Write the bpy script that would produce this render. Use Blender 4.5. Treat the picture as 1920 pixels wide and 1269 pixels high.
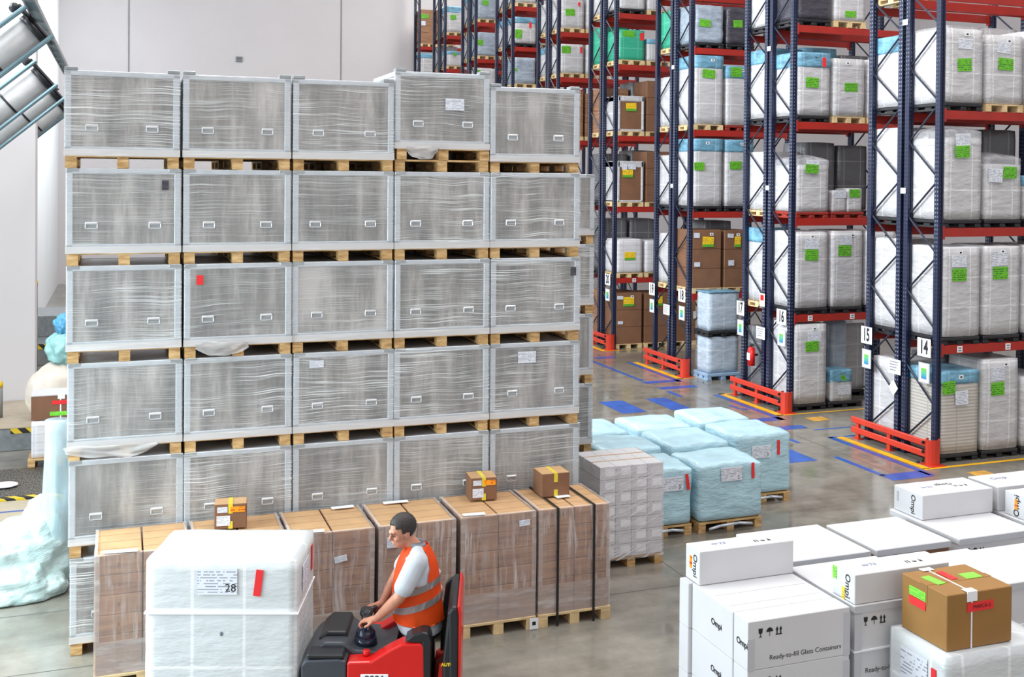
import bpy, bmesh, math, random
from mathutils import Vector, Matrix, noise as mnoise
random.seed(7)
for o in list(bpy.data.objects): bpy.data.objects.remove(o)
SC = bpy.context.scene
COL = SC.collection
SC.cycles.transparent_max_bounces = 24
# ------------------------------------------------------------------ camera
F_PX, CX, CY = 2024.43, 960.05, 358.72
YAW, PITCH, ROLL, CAM_H = 0.3484, 0.0126, 0.0085, 4.4166
fwd = Vector((math.sin(YAW)*math.cos(PITCH), math.cos(YAW)*math.cos(PITCH), -math.sin(PITCH)))
rgt = Vector((math.cos(YAW), -math.sin(YAW), 0))
upv = rgt.cross(fwd)
r2 = math.cos(ROLL)*rgt + math.sin(ROLL)*upv
u2 = -math.sin(ROLL)*rgt + math.cos(ROLL)*upv
cd = bpy.data.cameras.new('camera'); cam = bpy.data.objects.new('camera', cd); COL.objects.link(cam)
M3 = Matrix((r2, u2, -fwd)).transposed()
cam.matrix_world = Matrix.Translation((0, 0, CAM_H)) @ M3.to_4x4()
cd.sensor_width = 36; cd.lens = 36*F_PX/1920
cd.shift_x = -(CX-960)/1920; cd.shift_y = -(634.5-CY)/1920
cd.clip_end = 200
SC.camera = cam
# ------------------------------------------------------------------ light and exposure
SC.view_settings.view_transform = 'Standard'; SC.view_settings.look = 'None'
SC.view_settings.gamma = 1; SC.view_settings.use_curve_mapping = False
SC.view_settings.exposure = -0.10
W = bpy.data.worlds.new('hall_light'); SC.world = W; W.use_nodes = True
bg = W.node_tree.nodes['Background']; bg.inputs[0].default_value = (0.985, 0.965, 0.98, 1); bg.inputs[1].default_value = 0.68
def area(name, loc, rot, sx, sy, power, col, spread=180):
    l = bpy.data.lights.new(name, 'AREA'); l.shape = 'RECTANGLE'; l.size = sx; l.size_y = sy
    l.energy = power; l.color = col; l.spread = math.radians(spread)
    o = bpy.data.objects.new(name, l); COL.objects.link(o); o.location = loc; o.rotation_euler = rot
    return o
for i, (x, y) in enumerate([(1, 6), (8, 4), (8, 12), (1, 14), (14, 12), (4, 26), (10, 30), (14, 40)]):
    area('skylight', (x, y, 15.5), (0, 0, 0), 2.2, 6.5, 600, (1, 0.985, 0.96))
area('dock_and_fill_light', (-6.5, 10, 3.2), (0, math.radians(-90), 0), 5, 16, 1150, (0.82, 0.94, 1.0))
area('dock_and_fill_light', (5.5, 35, 13.5), (0, math.radians(62), 0), 6, 18, 1150, (0.88, 0.96, 1.0), 75)  # fill lamp added inside the hall to whiten the left wall
area('dock_and_fill_light', (-4.2, 9.8, 3.6), (0, math.radians(-42), 0), 3.2, 5, 420, (0.74, 0.95, 1.0), 130)
area('dock_and_fill_light', (-3.4, 16.5, 9.8), (0, math.radians(-74), 0), 5, 9, 1500, (0.88, 0.96, 1.0), 110)  # fill lamp added high at the left to brighten the rack ends
area('front_fill', (9, -9, 7.5), (math.radians(72), 0, 0), 18, 5, 330, (1, 0.98, 0.95))  # front fill added behind the camera, not a known window
# ------------------------------------------------------------------ materials
def lin(c):
    return tuple((v/255/12.92 if v/255 <= 0.04045 else ((v/255+0.055)/1.055)**2.4) for v in c) + (1,)
MATS = {}
class NT:
    def __init__(s, name, rough=0.5, metal=0.0, spec=0.5):
        m = bpy.data.materials.new(name); m.use_nodes = True; s.m = m; s.t = m.node_tree
        s.b = s.t.nodes['Principled BSDF']; s.b.inputs['Roughness'].default_value = rough
        s.b.inputs['Metallic'].default_value = metal; s.b.inputs['Specular IOR Level'].default_value = spec
        MATS[name] = m
    def n(s, typ, **kw):
        nd = s.t.nodes.new(typ)
        for k, v in kw.items(): setattr(nd, k, v)
        return nd
    def link(s, a, b): s.t.links.new(a, b)
    def coord(s, scale=(1, 1, 1), rnd=False, kind='Object', rot=(0, 0, 0)):
        tc = s.n('ShaderNodeTexCoord'); mp = s.n('ShaderNodeMapping'); mp.inputs['Scale'].default_value = scale
        mp.inputs['Rotation'].default_value = rot
        src = tc.outputs[kind]
        if rnd:
            oi = s.n('ShaderNodeObjectInfo'); mu = s.n('ShaderNodeVectorMath', operation='SCALE')
            cb = s.n('ShaderNodeCombineXYZ'); s.link(oi.outputs['Random'], cb.inputs[0]); s.link(oi.outputs['Random'], cb.inputs[2]); cb.inputs[1].default_value = .3
            s.link(cb.outputs[0], mu.inputs[0]); mu.inputs['Scale'].default_value = 31.0
            ad = s.n('ShaderNodeVectorMath', operation='ADD'); s.link(src, ad.inputs[0]); s.link(mu.outputs[0], ad.inputs[1]); src = ad.outputs[0]
        s.link(src, mp.inputs[0]); return mp.outputs[0]
    def warp(s, sc, rot=0):
        v = s.coord((1, 1, 1), rnd=True); nd = s.n('ShaderNodeTexNoise'); nd.inputs['Scale'].default_value = 2.2; nd.inputs['Detail'].default_value = 1; s.link(v, nd.inputs['Vector'])
        a = s.n('ShaderNodeVectorMath', operation='SCALE'); s.link(nd.outputs['Color'], a.inputs[0]); a.inputs['Scale'].default_value = .07
        b = s.n('ShaderNodeVectorMath', operation='ADD'); s.link(v, b.inputs[0]); s.link(a.outputs[0], b.inputs[1])
        m0 = s.n('ShaderNodeMapping'); m0.inputs['Rotation'].default_value = (0, rot, 0); s.link(b.outputs[0], m0.inputs[0])
        m = s.n('ShaderNodeMapping'); m.inputs['Scale'].default_value = sc; s.link(m0.outputs[0], m.inputs[0]); return m.outputs[0]
    def noise(s, vec, scale=5, detail=3, rough=.55):
        nd = s.n('ShaderNodeTexNoise'); nd.inputs['Scale'].default_value = scale; nd.inputs['Detail'].default_value = detail
        nd.inputs['Roughness'].default_value = rough; s.link(vec, nd.inputs['Vector']); return nd.outputs['Fac']
    def ramp(s, fac, stops):
        nd = s.n('ShaderNodeValToRGB'); cr = nd.color_ramp
        while len(cr.elements) < len(stops): cr.elements.new(.5)
        for e, (p, c) in zip(cr.elements, stops):
            e.position = p; e.color = c if len(c) == 4 else (*c, 1)
        s.link(fac, nd.inputs[0]); return nd.outputs['Color']
    def math(s, op, a, b=None, clamp=False):
        nd = s.n('ShaderNodeMath', operation=op); nd.use_clamp = clamp
        for i, v in enumerate((a, b)):
            if v is None: continue
            if isinstance(v, (int, float)): nd.inputs[i].default_value = v
            else: s.link(v, nd.inputs[i])
        return nd.outputs[0]
    def mix(s, fac, a, b):
        nd = s.n('ShaderNodeMix', data_type='RGBA')
        for sock, v in ((nd.inputs[0], fac), (nd.inputs[6], a), (nd.inputs[7], b)):
            if isinstance(v, (int, float)): sock.default_value = v
            elif isinstance(v, tuple): sock.default_value = v
            else: s.link(v, sock)
        return nd.outputs[2]
    def base(s, v):
        if isinstance(v, tuple): s.b.inputs['Base Color'].default_value = v
        else: s.link(v, s.b.inputs['Base Color'])
    def bump(s, h, strength=.3, dist=.01):
        nd = s.n('ShaderNodeBump'); nd.inputs['Strength'].default_value = strength; nd.inputs['Distance'].default_value = dist
        s.link(h, nd.inputs['Height']); s.link(nd.outputs[0], s.b.inputs['Normal'])
def simple(name, c, rough=.5, metal=0, spec=.5, var=.12, scale=6, bump=0):
    t = NT(name, rough, metal, spec); L = lin(c)
    f = t.noise(t.coord(rnd=True), scale, 4)
    lo = tuple(v*(1-var) for v in L[:3]); hi = tuple(min(1, v*(1+var)) for v in L[:3])
    t.base(t.ramp(f, [(.3, lo), (.7, hi)]))
    if bump: t.bump(f, bump, .01)
    return t.m
def streak_film(name, sc, base_a, amt, tint=(235, 238, 240), rough=.22, thr=(.52, .66), seed_amt=True, bump=.5, rot=0):
    t = NT(name, rough, 0, .6)
    t.base(lin(tint))
    n1 = t.noise(t.warp(sc, rot), 1.0, 4, .6)
    n2 = t.noise(t.coord((1.6, 1.6, 2.2), rnd=True), 1.3, 2)
    st = t.ramp(n1, [(thr[0], (0, 0, 0)), (thr[1], (1, 1, 1))])
    pm = t.ramp(n2, [(.35, (.15,)*3), (.68, (1,)*3)])
    mu = t.math('MULTIPLY', st, pm)
    if seed_amt:
        oi = t.n('ShaderNodeObjectInfo'); a2 = t.math('MULTIPLY', oi.outputs['Random'], amt*1.1); a2 = t.math('ADD', a2, amt*.35)
        mu = t.math('MULTIPLY', mu, a2)
    else: mu = t.math('MULTIPLY', mu, amt)
    al = t.math('ADD', mu, base_a, True)
    t.link(al, t.b.inputs['Alpha']); t.bump(n1, bump, .006)
    return t.m
def build_mats():
    simple('wall_paint', (226, 222, 224), .7, var=.02, scale=.6)
    simple('partition_paint', (206, 202, 204), .7, var=.03, scale=.5)
    simple('wall_side', (240, 242, 244), .6, var=.02, scale=.5)
    simple('joint_grey', (150, 150, 152), .7)
    # polished concrete floor
    t = NT('concrete_floor', .2, 0, .5)
    v = t.coord((1, 1, 1))
    a = t.noise(v, .35, 5, .6); b = t.noise(v, 2.5, 6, .65); c = t.noise(t.coord((.6, 3.0, 1)), 1.3, 4)
    s = t.math('ADD', t.math('MULTIPLY', a, .5), t.math('ADD', t.math('MULTIPLY', b, .3), t.math('MULTIPLY', c, .2)))
    t.base(t.ramp(s, [(.33, lin((88, 84, 77))), (.5, lin((122, 117, 108))), (.66, lin((156, 150, 140)))]))
    rr = t.ramp(b, [(.3, (.05,)*3), (.7, (.22,)*3)]); t.link(rr, t.b.inputs['Roughness'])
    simple('blue_paint', (38, 84, 166), .3, var=.25, scale=4)
    simple('yellow_paint', (236, 176, 34), .32, var=.2, scale=5)
    simple('orange_paint', (196, 146, 60), .4, var=.3, scale=9)
    simple('joint_dark', (92, 90, 86), .6)
    # crate
    t = NT('crate_panel', .38, .25, .5)
    n1 = t.noise(t.coord((5, 5, .7), rnd=True), 1.2, 5, .65); n2 = t.noise(t.coord((1, 1, 1), rnd=True), 1.2, 3)
    s = t.math('ADD', t.math('MULTIPLY', n1, .65), t.math('MULTIPLY', n2, .35))
    t.base(t.ramp(s, [(.38, lin((78, 73, 70))), (.5, lin((132, 126, 121))), (.62, lin((192, 186, 182)))]))
    simple('crate_frame', (188, 194, 202), .35, .2, var=.1, scale=9)
    simple('crate_handle', (206, 208, 212), .3, .3, var=.05)
    simple('handle_shadow_paint', (70, 68, 72), .4, .3)  # dark bar colour, paints the shadow under each crate handle
    streak_film('crate_film', (.9, .9, 105), .20, .8, rough=.16, thr=(.50, .63), bump=1.0)
    streak_film('crate_film_skirt', (1.5, 1.5, 26), .72, .28, seed_amt=False, tint=(226, 224, 224))
    # wood
    t = NT('pallet_wood', .7)
    n1 = t.noise(t.coord((3, 14, 14), rnd=True), 2.2, 5)
    t.base(t.ramp(n1, [(.3, lin((150, 112, 68))), (.5, lin((194, 156, 104))), (.7, lin((222, 188, 138)))])); t.bump(n1, .2, .004)
    simple('pallet_wood_pale', (216, 188, 142), .7, var=.2, scale=8)
    simple('black_plastic', (34, 34, 38), .4, var=.2)
    simple('grey_blue_plastic', (142, 168, 196), .35, var=.12)
    simple('red_pallet_paint', (150, 44, 34), .5, var=.2)
    # carton
    t = NT('carton_board', .62)
    n1 = t.noise(t.coord((1, 1, 9), rnd=True), 2.5, 5)
    t.base(t.ramp(n1, [(.3, lin((126, 88, 66))), (.7, lin((170, 126, 94)))])); t.bump(n1, .1, .003)
    simple('carton_top', (196, 156, 114), .6, var=.1, scale=5)
    simple('carton_dark', (126, 88, 64), .62, var=.1, scale=4)
    simple('carton_ochre', (150, 108, 54), .55, var=.08, scale=3)
    streak_film('carton_film', (24, 24, 1.6), .17, .62, tint=(224, 214, 212), thr=(.46, .66), seed_amt=False, rough=.15, bump=1.0)
    streak_film('carton_film_low', (2, 2, 12), .38, .5, tint=(220, 212, 210), thr=(.48, .7), seed_amt=False)
    streak_film('diagonal_film', (2, 2, 30), .18, .8, tint=(238, 236, 242), thr=(.52, .60), seed_amt=False, rot=.38)
    simple('white_board', (206, 206, 209), .5, var=.03, scale=3)
    simple('white_board_edge', (188, 190, 196), .5, var=.03)
    simple('paper', (238, 240, 244), .6, var=.03)
    simple('ink', (24, 24, 28), .6, var=.1)
    simple('grey_ink', (110, 116, 130), .6, var=.1)
    simple('blue_ink', (70, 84, 140), .6, var=.1)
    simple('clear_tape', (205, 208, 212), .2, var=.04)
    # wrapped loads: film with paler carton seams
    def wrap(name, c, seam, cw, ch, seamc, rough=.32, fold=.5, dark=.86):
        t = NT(name, rough, 0, .5)
        tc = t.n('ShaderNodeTexCoord'); sp = t.n('ShaderNodeSeparateXYZ'); t.link(tc.outputs['Object'], sp.inputs[0])
        xy = t.math('ADD', sp.outputs[0], sp.outputs[1]); 
        fx = t.math('ABSOLUTE', t.math('SUBTRACT', t.math('FRACT', t.math('DIVIDE', t.math('ADD', xy, 20*cw), cw)), .5))
        fz = t.math('ABSOLUTE', t.math('SUBTRACT', t.math('FRACT', t.math('DIVIDE', sp.outputs[2], ch)), .5))
        mk = t.math('MAXIMUM', t.math('LESS_THAN', fx, .012/cw), t.math('GREATER_THAN', fz, .5-.012/ch))
        mk = t.math('MULTIPLY', mk, seam)
        n1 = t.noise(t.coord((1.3, 1.3, 3.5), rnd=True), 3, 5, .6)
        L = lin(c)
        col = t.ramp(n1, [(.3, tuple(v*dark for v in L[:3])), (.7, L[:3])])
        t.base(t.mix(mk, col, lin(seamc))); t.bump(n1, fold, .03)
        return t.m
    wrap('white_wrap', (204, 203, 206), .6, .42, .47, (232, 232, 234), rough=.25, fold=.8, dark=.8)
    wrap('layered_wrap', (206, 202, 196), .8, .9, .052, (168, 162, 154), fold=.3)
    wrap('blue_hood', (128, 186, 216), .3, .42, 5, (190, 220, 236), dark=.42, fold=1.0)
    wrap('cyan_wrap', (184, 219, 232), .0, .5, .5, (230, 240, 242), fold=1.0, dark=.78)
    wrap('green_foil', (58, 174, 140), .4, .42, .3, (120, 210, 180))
    wrap('silver_wrap', (176, 190, 206), .0, .5, .5, (230, 230, 230), fold=1.0, dark=.55)
    wrap('dark_wrap', (78, 76, 86), .0, .5, .5, (200, 200, 210), rough=.15, fold=1.0, dark=.5)
    wrap('bluish_wrap', (192, 206, 222), .4, .5, .5, (228, 232, 238), fold=.8, dark=.7)
    wrap('white_printed', (224, 222, 226), .35, .38, .12, (170, 168, 172), fold=.2)
    wrap('big_white_wrap', (212, 217, 220), .5, .392, .44, (250, 250, 252), fold=.5, dark=.93)
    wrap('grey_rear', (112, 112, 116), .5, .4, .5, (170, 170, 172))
    streak_film('clear_hood', (4, 4, 4), .28, .5, tint=(225, 225, 230), rough=.12, thr=(.45, .7), seed_amt=False)
    t = NT('scrap_film', .25, 0, .6)
    n1 = t.noise(t.coord((1, 1, 1)), 5, 6, .65)
    t.base(t.ramp(n1, [(.3, lin((164, 188, 186))), (.7, lin((204, 220, 218)))]))
    n3 = t.noise(t.warp((3, 3, 9)), 2.2, 5, .6); t.bump(n3, .6, .04)
    streak_film('hanging_film', (9, 9, 1.3), .45, .5, tint=(205, 228, 236), thr=(.45, .7), seed_amt=False)
    simple('blue_bag', (96, 178, 226), .25, var=.35, scale=9, bump=.5)
    simple('teal_bag', (160, 214, 214), .25, var=.25, scale=9, bump=.5)
    simple('beige_bag', (222, 212, 200), .35, var=.1, scale=7, bump=.4)
    # labels
    def lab(name, c, ink, rows, amt):
        t = NT(name, .5)
        tc = t.n('ShaderNodeTexCoord'); sp = t.n('ShaderNodeSeparateXYZ'); t.link(tc.outputs['Generated'], sp.inputs[0])
        zr = t.math('MULTIPLY', sp.outputs[2], rows); fz = t.math('FRACT', zr); m1 = t.math('GREATER_THAN', fz, .6)
        ob = t.n('ShaderNodeSeparateXYZ'); t.link(tc.outputs['Object'], ob.inputs[0]); xy = t.math('ADD', ob.outputs[0], ob.outputs[1])
        oi = t.n('ShaderNodeObjectInfo'); cb = t.n('ShaderNodeCombineXYZ'); t.link(t.math('MULTIPLY', xy, 26), cb.inputs[0]); t.link(t.math('MULTIPLY', t.math('FLOOR', zr), 7.31), cb.inputs[1]); t.link(t.math('MULTIPLY', oi.outputs['Random'], 40), cb.inputs[2])
        nz = t.noise(cb.outputs[0], 1.0, 1); m2 = t.math('GREATER_THAN', nz, .47)
        ed = t.math('LESS_THAN', t.math('ABSOLUTE', t.math('SUBTRACT', sp.outputs[2], .5)), .42)
        m = t.math('MULTIPLY', t.math('MULTIPLY', m1, m2), t.math('MULTIPLY', ed, amt))
        t.base(t.mix(m, lin(c), lin(ink)))
    lab('green_label', (104, 186, 44), (26, 70, 20), 6, .8)
    lab('yellow_label', (240, 200, 40), (150, 110, 20), 5, .6)
    lab('lime_label', (132, 232, 70), (30, 110, 30), 5, .7)
    lab('sheet_label', (222, 226, 236), (120, 124, 140), 9, .75)
    lab('red_label', (232, 44, 48), (120, 16, 30), 1, 0)
    lab('green_strip', (90, 170, 50), (30, 90, 30), 2, .3)
    lab('orange_label', (250, 156, 20), (190, 30, 20), 2, .9)
    simple('yellow_tape', (226, 204, 60), .3, var=.1)
    simple('black_strap', (22, 22, 24), .5)
    simple('white_strap', (240, 240, 244), .4, var=.02)
    # rack steel
    t = NT('rack_blue', .36, .1, .5)
    n1 = t.noise(t.coord((1, 1, 1), rnd=True), 3, 3); t.base(t.ramp(n1, [(.3, lin((26, 34, 60))), (.7, lin((38, 48, 80)))]))
    t = NT('rack_post', .34, .1, .5)
    tc = t.n('ShaderNodeTexCoord'); sp = t.n('ShaderNodeSeparateXYZ'); t.link(tc.outputs['Object'], sp.inputs[0])
    fz = t.math('ABSOLUTE', t.math('SUBTRACT', t.math('FRACT', t.math('DIVIDE', sp.outputs[2], .066)), .5))
    mz = t.math('LESS_THAN', fz, .2)
    my = t.math('LESS_THAN', t.math('ABSOLUTE', t.math('SUBTRACT', t.math('ABSOLUTE', sp.outputs[1]), .022)), .008)
    mx = t.math('LESS_THAN', t.math('ABSOLUTE', t.math('SUBTRACT', t.math('ABSOLUTE', sp.outputs[0]), .0)), .008)
    m = t.math('MULTIPLY', mz, t.math('MAXIMUM', my, mx))
    nn = t.noise(t.coord((2, 2, .5), rnd=True), 1, 2); m = t.math('MULTIPLY', m, t.ramp(nn, [(.4, (.1,)*3), (.55, (.85,)*3)]))
    t.base(t.mix(m, lin((26, 34, 62)), lin((160, 170, 186))))
    simple('rack_brace', (38, 44, 62), .35, .3, var=.2)
    simple('beam_red', (164, 38, 28), .38, var=.1, scale=3)
    simple('guard_red', (196, 54, 34), .35, var=.08)
    simple('dark_steel', (40, 40, 44), .4, .5)
    simple('galvanised', (150, 156, 160), .35, .7, var=.15, scale=12)
    simple('blue_steel', (112, 138, 148), .35, .4, var=.1)
    simple('duct_steel', (176, 178, 180), .4, .1, var=.1)
    t = NT('sheet_picture', .4)
    tc = t.n('ShaderNodeTexCoord'); sp = t.n('ShaderNodeSeparateXYZ'); t.link(tc.outputs['Generated'], sp.inputs[0])
    t.base(t.ramp(sp.outputs[2], [(.1, lin((60, 130, 190))), (.5, lin((80, 180, 150))), (.9, lin((110, 190, 70)))]))
    simple('extinguisher_red', (200, 24, 26), .25, var=.05)
    # dock
    t = NT('hazard_stripes', .5)
    v = t.coord((1, 1, 1)); tc = t.n('ShaderNodeTexCoord'); sp = t.n('ShaderNodeSeparateXYZ'); t.link(tc.outputs['Object'], sp.inputs[0])
    s = t.math('ADD', t.math('ADD', sp.outputs[0], sp.outputs[1]), sp.outputs[2])
    t.base(t.mix(t.math('GREATER_THAN', t.math('FRACT', t.math('MULTIPLY', s, 4.2)), .5), lin((30, 30, 28)), lin((214, 184, 40))))
    t = NT('grating', .5, .4)
    n1 = t.noise(t.coord((60, 14, 1)), 1, 2); t.base(t.ramp(n1, [(.4, lin((58, 56, 52))), (.62, lin((120, 116, 108)))])); t.bump(n1, .6, .01)
    simple('tile_beige', (176, 164, 144), .5, var=.08)
    simple('bollard_grey', (128, 130, 130), .5)
    simple('bollard_yellow', (224, 190, 30), .5)
    # person, truck
    t = NT('skin', .5); n1 = t.noise(t.coord((1, 1, 1)), 9, 4)
    t.base(t.ramp(n1, [(.3, lin((176, 116, 92))), (.7, lin((206, 148, 122)))])); t.b.inputs['Subsurface Weight'].default_value = .06
    simple('hair', (44, 38, 36), .6, var=.4, scale=60, bump=.4)
    simple('vest_orange', (255, 92, 20), .6, var=.08, scale=9, bump=.25)
    simple('reflective_band', (214, 216, 218), .4, 0, var=.06, scale=12)
    simple('shirt_grey', (186, 192, 200), .8, var=.06, scale=7, bump=.25)
    simple('trousers', (38, 44, 56), .8, var=.2, scale=6, bump=.3)
    simple('shoe', (28, 28, 30), .5)
    simple('truck_red', (206, 30, 28), .22, var=.04)
    simple('truck_grey', (62, 66, 74), .4, var=.08)
    simple('truck_black', (32, 34, 38), .38, var=.15)
    simple('dome_black', (26, 34, 52), .15, var=.1)
    simple('fork_steel', (80, 82, 86), .35, .7)
build_mats()
def M(n): return MATS[n]
# ------------------------------------------------------------------ mesh helpers
class MB:
    def __init__(s): s.bm = bmesh.new(); s.mi = 0
    def _setmi(s, faces):
        for f in faces: f.material_index = s.mi
    def box(s, x0, x1, y0, y1, z0, z1, bev=0, seg=1):
        r = bmesh.ops.create_cube(s.bm, size=1)
        mt = Matrix.Translation(((x0+x1)/2, (y0+y1)/2, (z0+z1)/2)) @ Matrix.Diagonal((x1-x0, y1-y0, z1-z0, 1))
        bmesh.ops.transform(s.bm, matrix=mt, verts=r['verts'])
        fs = set(f for v in r['verts'] for f in v.link_faces)
        if bev > 0:
            es = set(e for v in r['verts'] for e in v.link_edges)
            q = bmesh.ops.bevel(s.bm, geom=list(es), offset=bev, segments=seg, affect='EDGES', profile=.5)
            fs = set(q['faces']) | set(f for f in fs if f.is_valid)
        s._setmi([f for f in fs if f.is_valid]); return s
    def quad(s, pts):
        vs = [s.bm.verts.new(p) for p in pts]; f = s.bm.faces.new(vs); f.material_index = s.mi; return s
    def prism(s, pts, axis, a, b, bev=0):
        def P(p, t):
            return {'x': (t, p[0], p[1]), 'y': (p[0], t, p[1]), 'z': (p[0], p[1], t)}[axis]
        va = [s.bm.verts.new(P(p, a)) for p in pts]; vb = [s.bm.verts.new(P(p, b)) for p in pts]
        n = len(pts); fs = [s.bm.faces.new(va), s.bm.faces.new(vb[::-1])]
        for i in range(n): fs.append(s.bm.faces.new((va[i], vb[i], vb[(i+1) % n], va[(i+1) % n])))
        bmesh.ops.recalc_face_normals(s.bm, faces=fs)
        if bev:
            es = set(e for f in fs for e in f.edges)
            q = bmesh.ops.bevel(s.bm, geom=list(es), offset=bev, segments=2, affect='EDGES', profile=.5); fs = [f for f in fs if f.is_valid]+q['faces']
        s._setmi(fs); return s
    def cone(s, p0, p1, r0, r1=None, seg=12, caps=True):
        r1 = r0 if r1 is None else r1
        p0 = Vector(p0); p1 = Vector(p1); d = p1-p0
        q = bmesh.ops.create_cone(s.bm, cap_ends=caps, segments=seg, radius1=r0, radius2=r1, depth=d.length)
        rot = d.to_track_quat('Z', 'Y').to_matrix().to_4x4()
        bmesh.ops.transform(s.bm, matrix=Matrix.Translation((p0+p1)/2) @ rot, verts=q['verts'])
        s._setmi(set(f for v in q['verts'] for f in v.link_faces)); return s
    def ell(s, c, r, rot=None, seg=16, ring=10):
        q = bmesh.ops.create_uvsphere(s.bm, u_segments=seg, v_segments=ring, radius=1)
        mt = Matrix.Translation(c) @ (rot.to_4x4() if rot else Matrix.Identity(4)) @ Matrix.Diagonal((r[0], r[1], r[2], 1))
        bmesh.ops.transform(s.bm, matrix=mt, verts=q['verts'])
        s._setmi(set(f for v in q['verts'] for f in v.link_faces)); return s
    def cap(s, p0, p1, r0, r1):
        s.cone(p0, p1, r0, r1, 14); s.ell(p0, (r0,)*3, seg=14, ring=9); s.ell(p1, (r1,)*3, seg=14, ring=9); return s
    def tube(s, pts, r, seg=8):
        for a, b in zip(pts, pts[1:]): s.cone(a, b, r, r, seg)
        for p in pts[1:-1]: s.ell(p, (r,)*3, seg=seg, ring=6)
        return s
    def add_mesh(s, me, mt):
        n0 = len(s.bm.verts); s.bm.from_mesh(me); s.bm.verts.ensure_lookup_table()
        vs = s.bm.verts[n0:]; bmesh.ops.transform(s.bm, matrix=mt, verts=vs)
        s._setmi(set(f for v in vs for f in v.link_faces)); return s
    def mesh(s, name, mats, smooth=False):
        me = bpy.data.meshes.new(name); s.bm.to_mesh(me); s.bm.free()
        for m in (mats if isinstance(mats, (list, tuple)) else [mats]): me.materials.append(M(m))
        if smooth:
            for p in me.polygons: p.use_smooth = True
        return me
def link(name, me, parent=None, loc=(0, 0, 0), rot=(0, 0, 0)):
    o = bpy.data.objects.new(name, me); COL.objects.link(o); o.location = loc; o.rotation_euler = rot
    if parent: o.parent = parent
    return o
def tag(o, label=None, cat=None, group=None, kind=None):
    if label: o['label'] = label
    if cat: o['category'] = cat
    if group: o['group'] = group
    if kind: o['kind'] = kind
    return o
def empty(name, loc, rz=0, label=None, cat=None, group=None):
    o = bpy.data.objects.new(name, None); COL.objects.link(o); o.location = loc; o.rotation_euler = (0, 0, rz)
    o.empty_display_size = .1
    return tag(o, label, cat, group)
CACHE = {}
def cached(key, fn):
    if key not in CACHE: CACHE[key] = fn()
    return CACHE[key]
def text_mesh(txt, size, offset=0.0):
    key = ('text', txt, size, offset)
    if key in CACHE: return CACHE[key]
    cu = bpy.data.curves.new('lettering', 'FONT'); cu.body = txt; cu.size = size; cu.align_x = 'CENTER'; cu.align_y = 'CENTER'; cu.offset = offset; cu.resolution_u = 3
    ob = bpy.data.objects.new('lettering', cu); COL.objects.link(ob)
    dg = bpy.context.evaluated_depsgraph_get(); dg.update()
    me = bpy.data.meshes.new_from_object(ob.evaluated_get(dg)); bpy.data.objects.remove(ob); CACHE[key] = me
    return me
# frames for lettering: columns = text right, text up, text normal
FRONT = Matrix(((1, 0, 0), (0, 0, -1), (0, 1, 0))).to_4x4()        # faces -Y
LEFT = Matrix(((0, 0, -1), (-1, 0, 0), (0, 1, 0))).to_4x4()        # faces -X
TOP = Matrix.Identity(4)
def lettering(name, parent, txt, size, loc, frame, mat='ink', sx=1.0, off=0.0, spin=0):
    b = MB(); b.add_mesh(text_mesh(txt, size, off), frame @ Matrix.Rotation(spin, 4, 'Z') @ Matrix.Diagonal((sx, 1, 1, 1)))
    return link(name, b.mesh(name, mat), parent, loc)
ICONS = {'glass': [[(-.22, .42), (.22, .42), (.28, 1), (-.28, 1)], [(-.05, .06), (.05, .06), (.05, .42), (-.05, .42)], [(-.2, 0), (.2, 0), (.2, .07), (-.2, .07)]],
 'umbrella': [[(-.45, .5), (.45, .5), (.4, .72), (.22, .92), (0, 1), (-.22, .92), (-.4, .72)], [(-.035, 0), (.035, 0), (.035, .5), (-.035, .5)]],
 'arrows': [[(-.42, .02), (.42, .02), (.42, .14), (-.42, .14)], [(-.32, .14), (-.16, .14), (-.16, .6), (-.32, .6)], [(.16, .14), (.32, .14), (.32, .6), (.16, .6)], [(-.44, .58), (-.04, .58), (-.24, 1)], [(.04, .58), (.44, .58), (.24, 1)]]}
def icons(parent, loc, frame, h, mat='ink', name='handling_symbols'):
    b = MB()
    for i, k in enumerate(('glass', 'umbrella', 'arrows')):
        for poly in ICONS[k]: b.quad([(frame @ Vector(((i-1)*1.2*h+p[0]*h, p[1]*h, 0))) for p in poly])
    return link(name, b.mesh(name, mat), parent, loc)
def loft_rings(b, rings, seg=24, close=True):
    prev = None; first = None
    for (c, rx, ry) in rings:
        vs = [b.bm.verts.new((c[0]+rx*math.cos(a), c[1]+ry*math.sin(a), c[2])) for a in [2*math.pi*i/seg for i in range(seg)]]
        if prev:
            for i in range(seg): b.bm.faces.new((prev[i], prev[(i+1) % seg], vs[(i+1) % seg], vs[i])).material_index = b.mi
        else: first = vs
        prev = vs
    if close: b.bm.faces.new(first[::-1]); b.bm.faces.new(prev)
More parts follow.
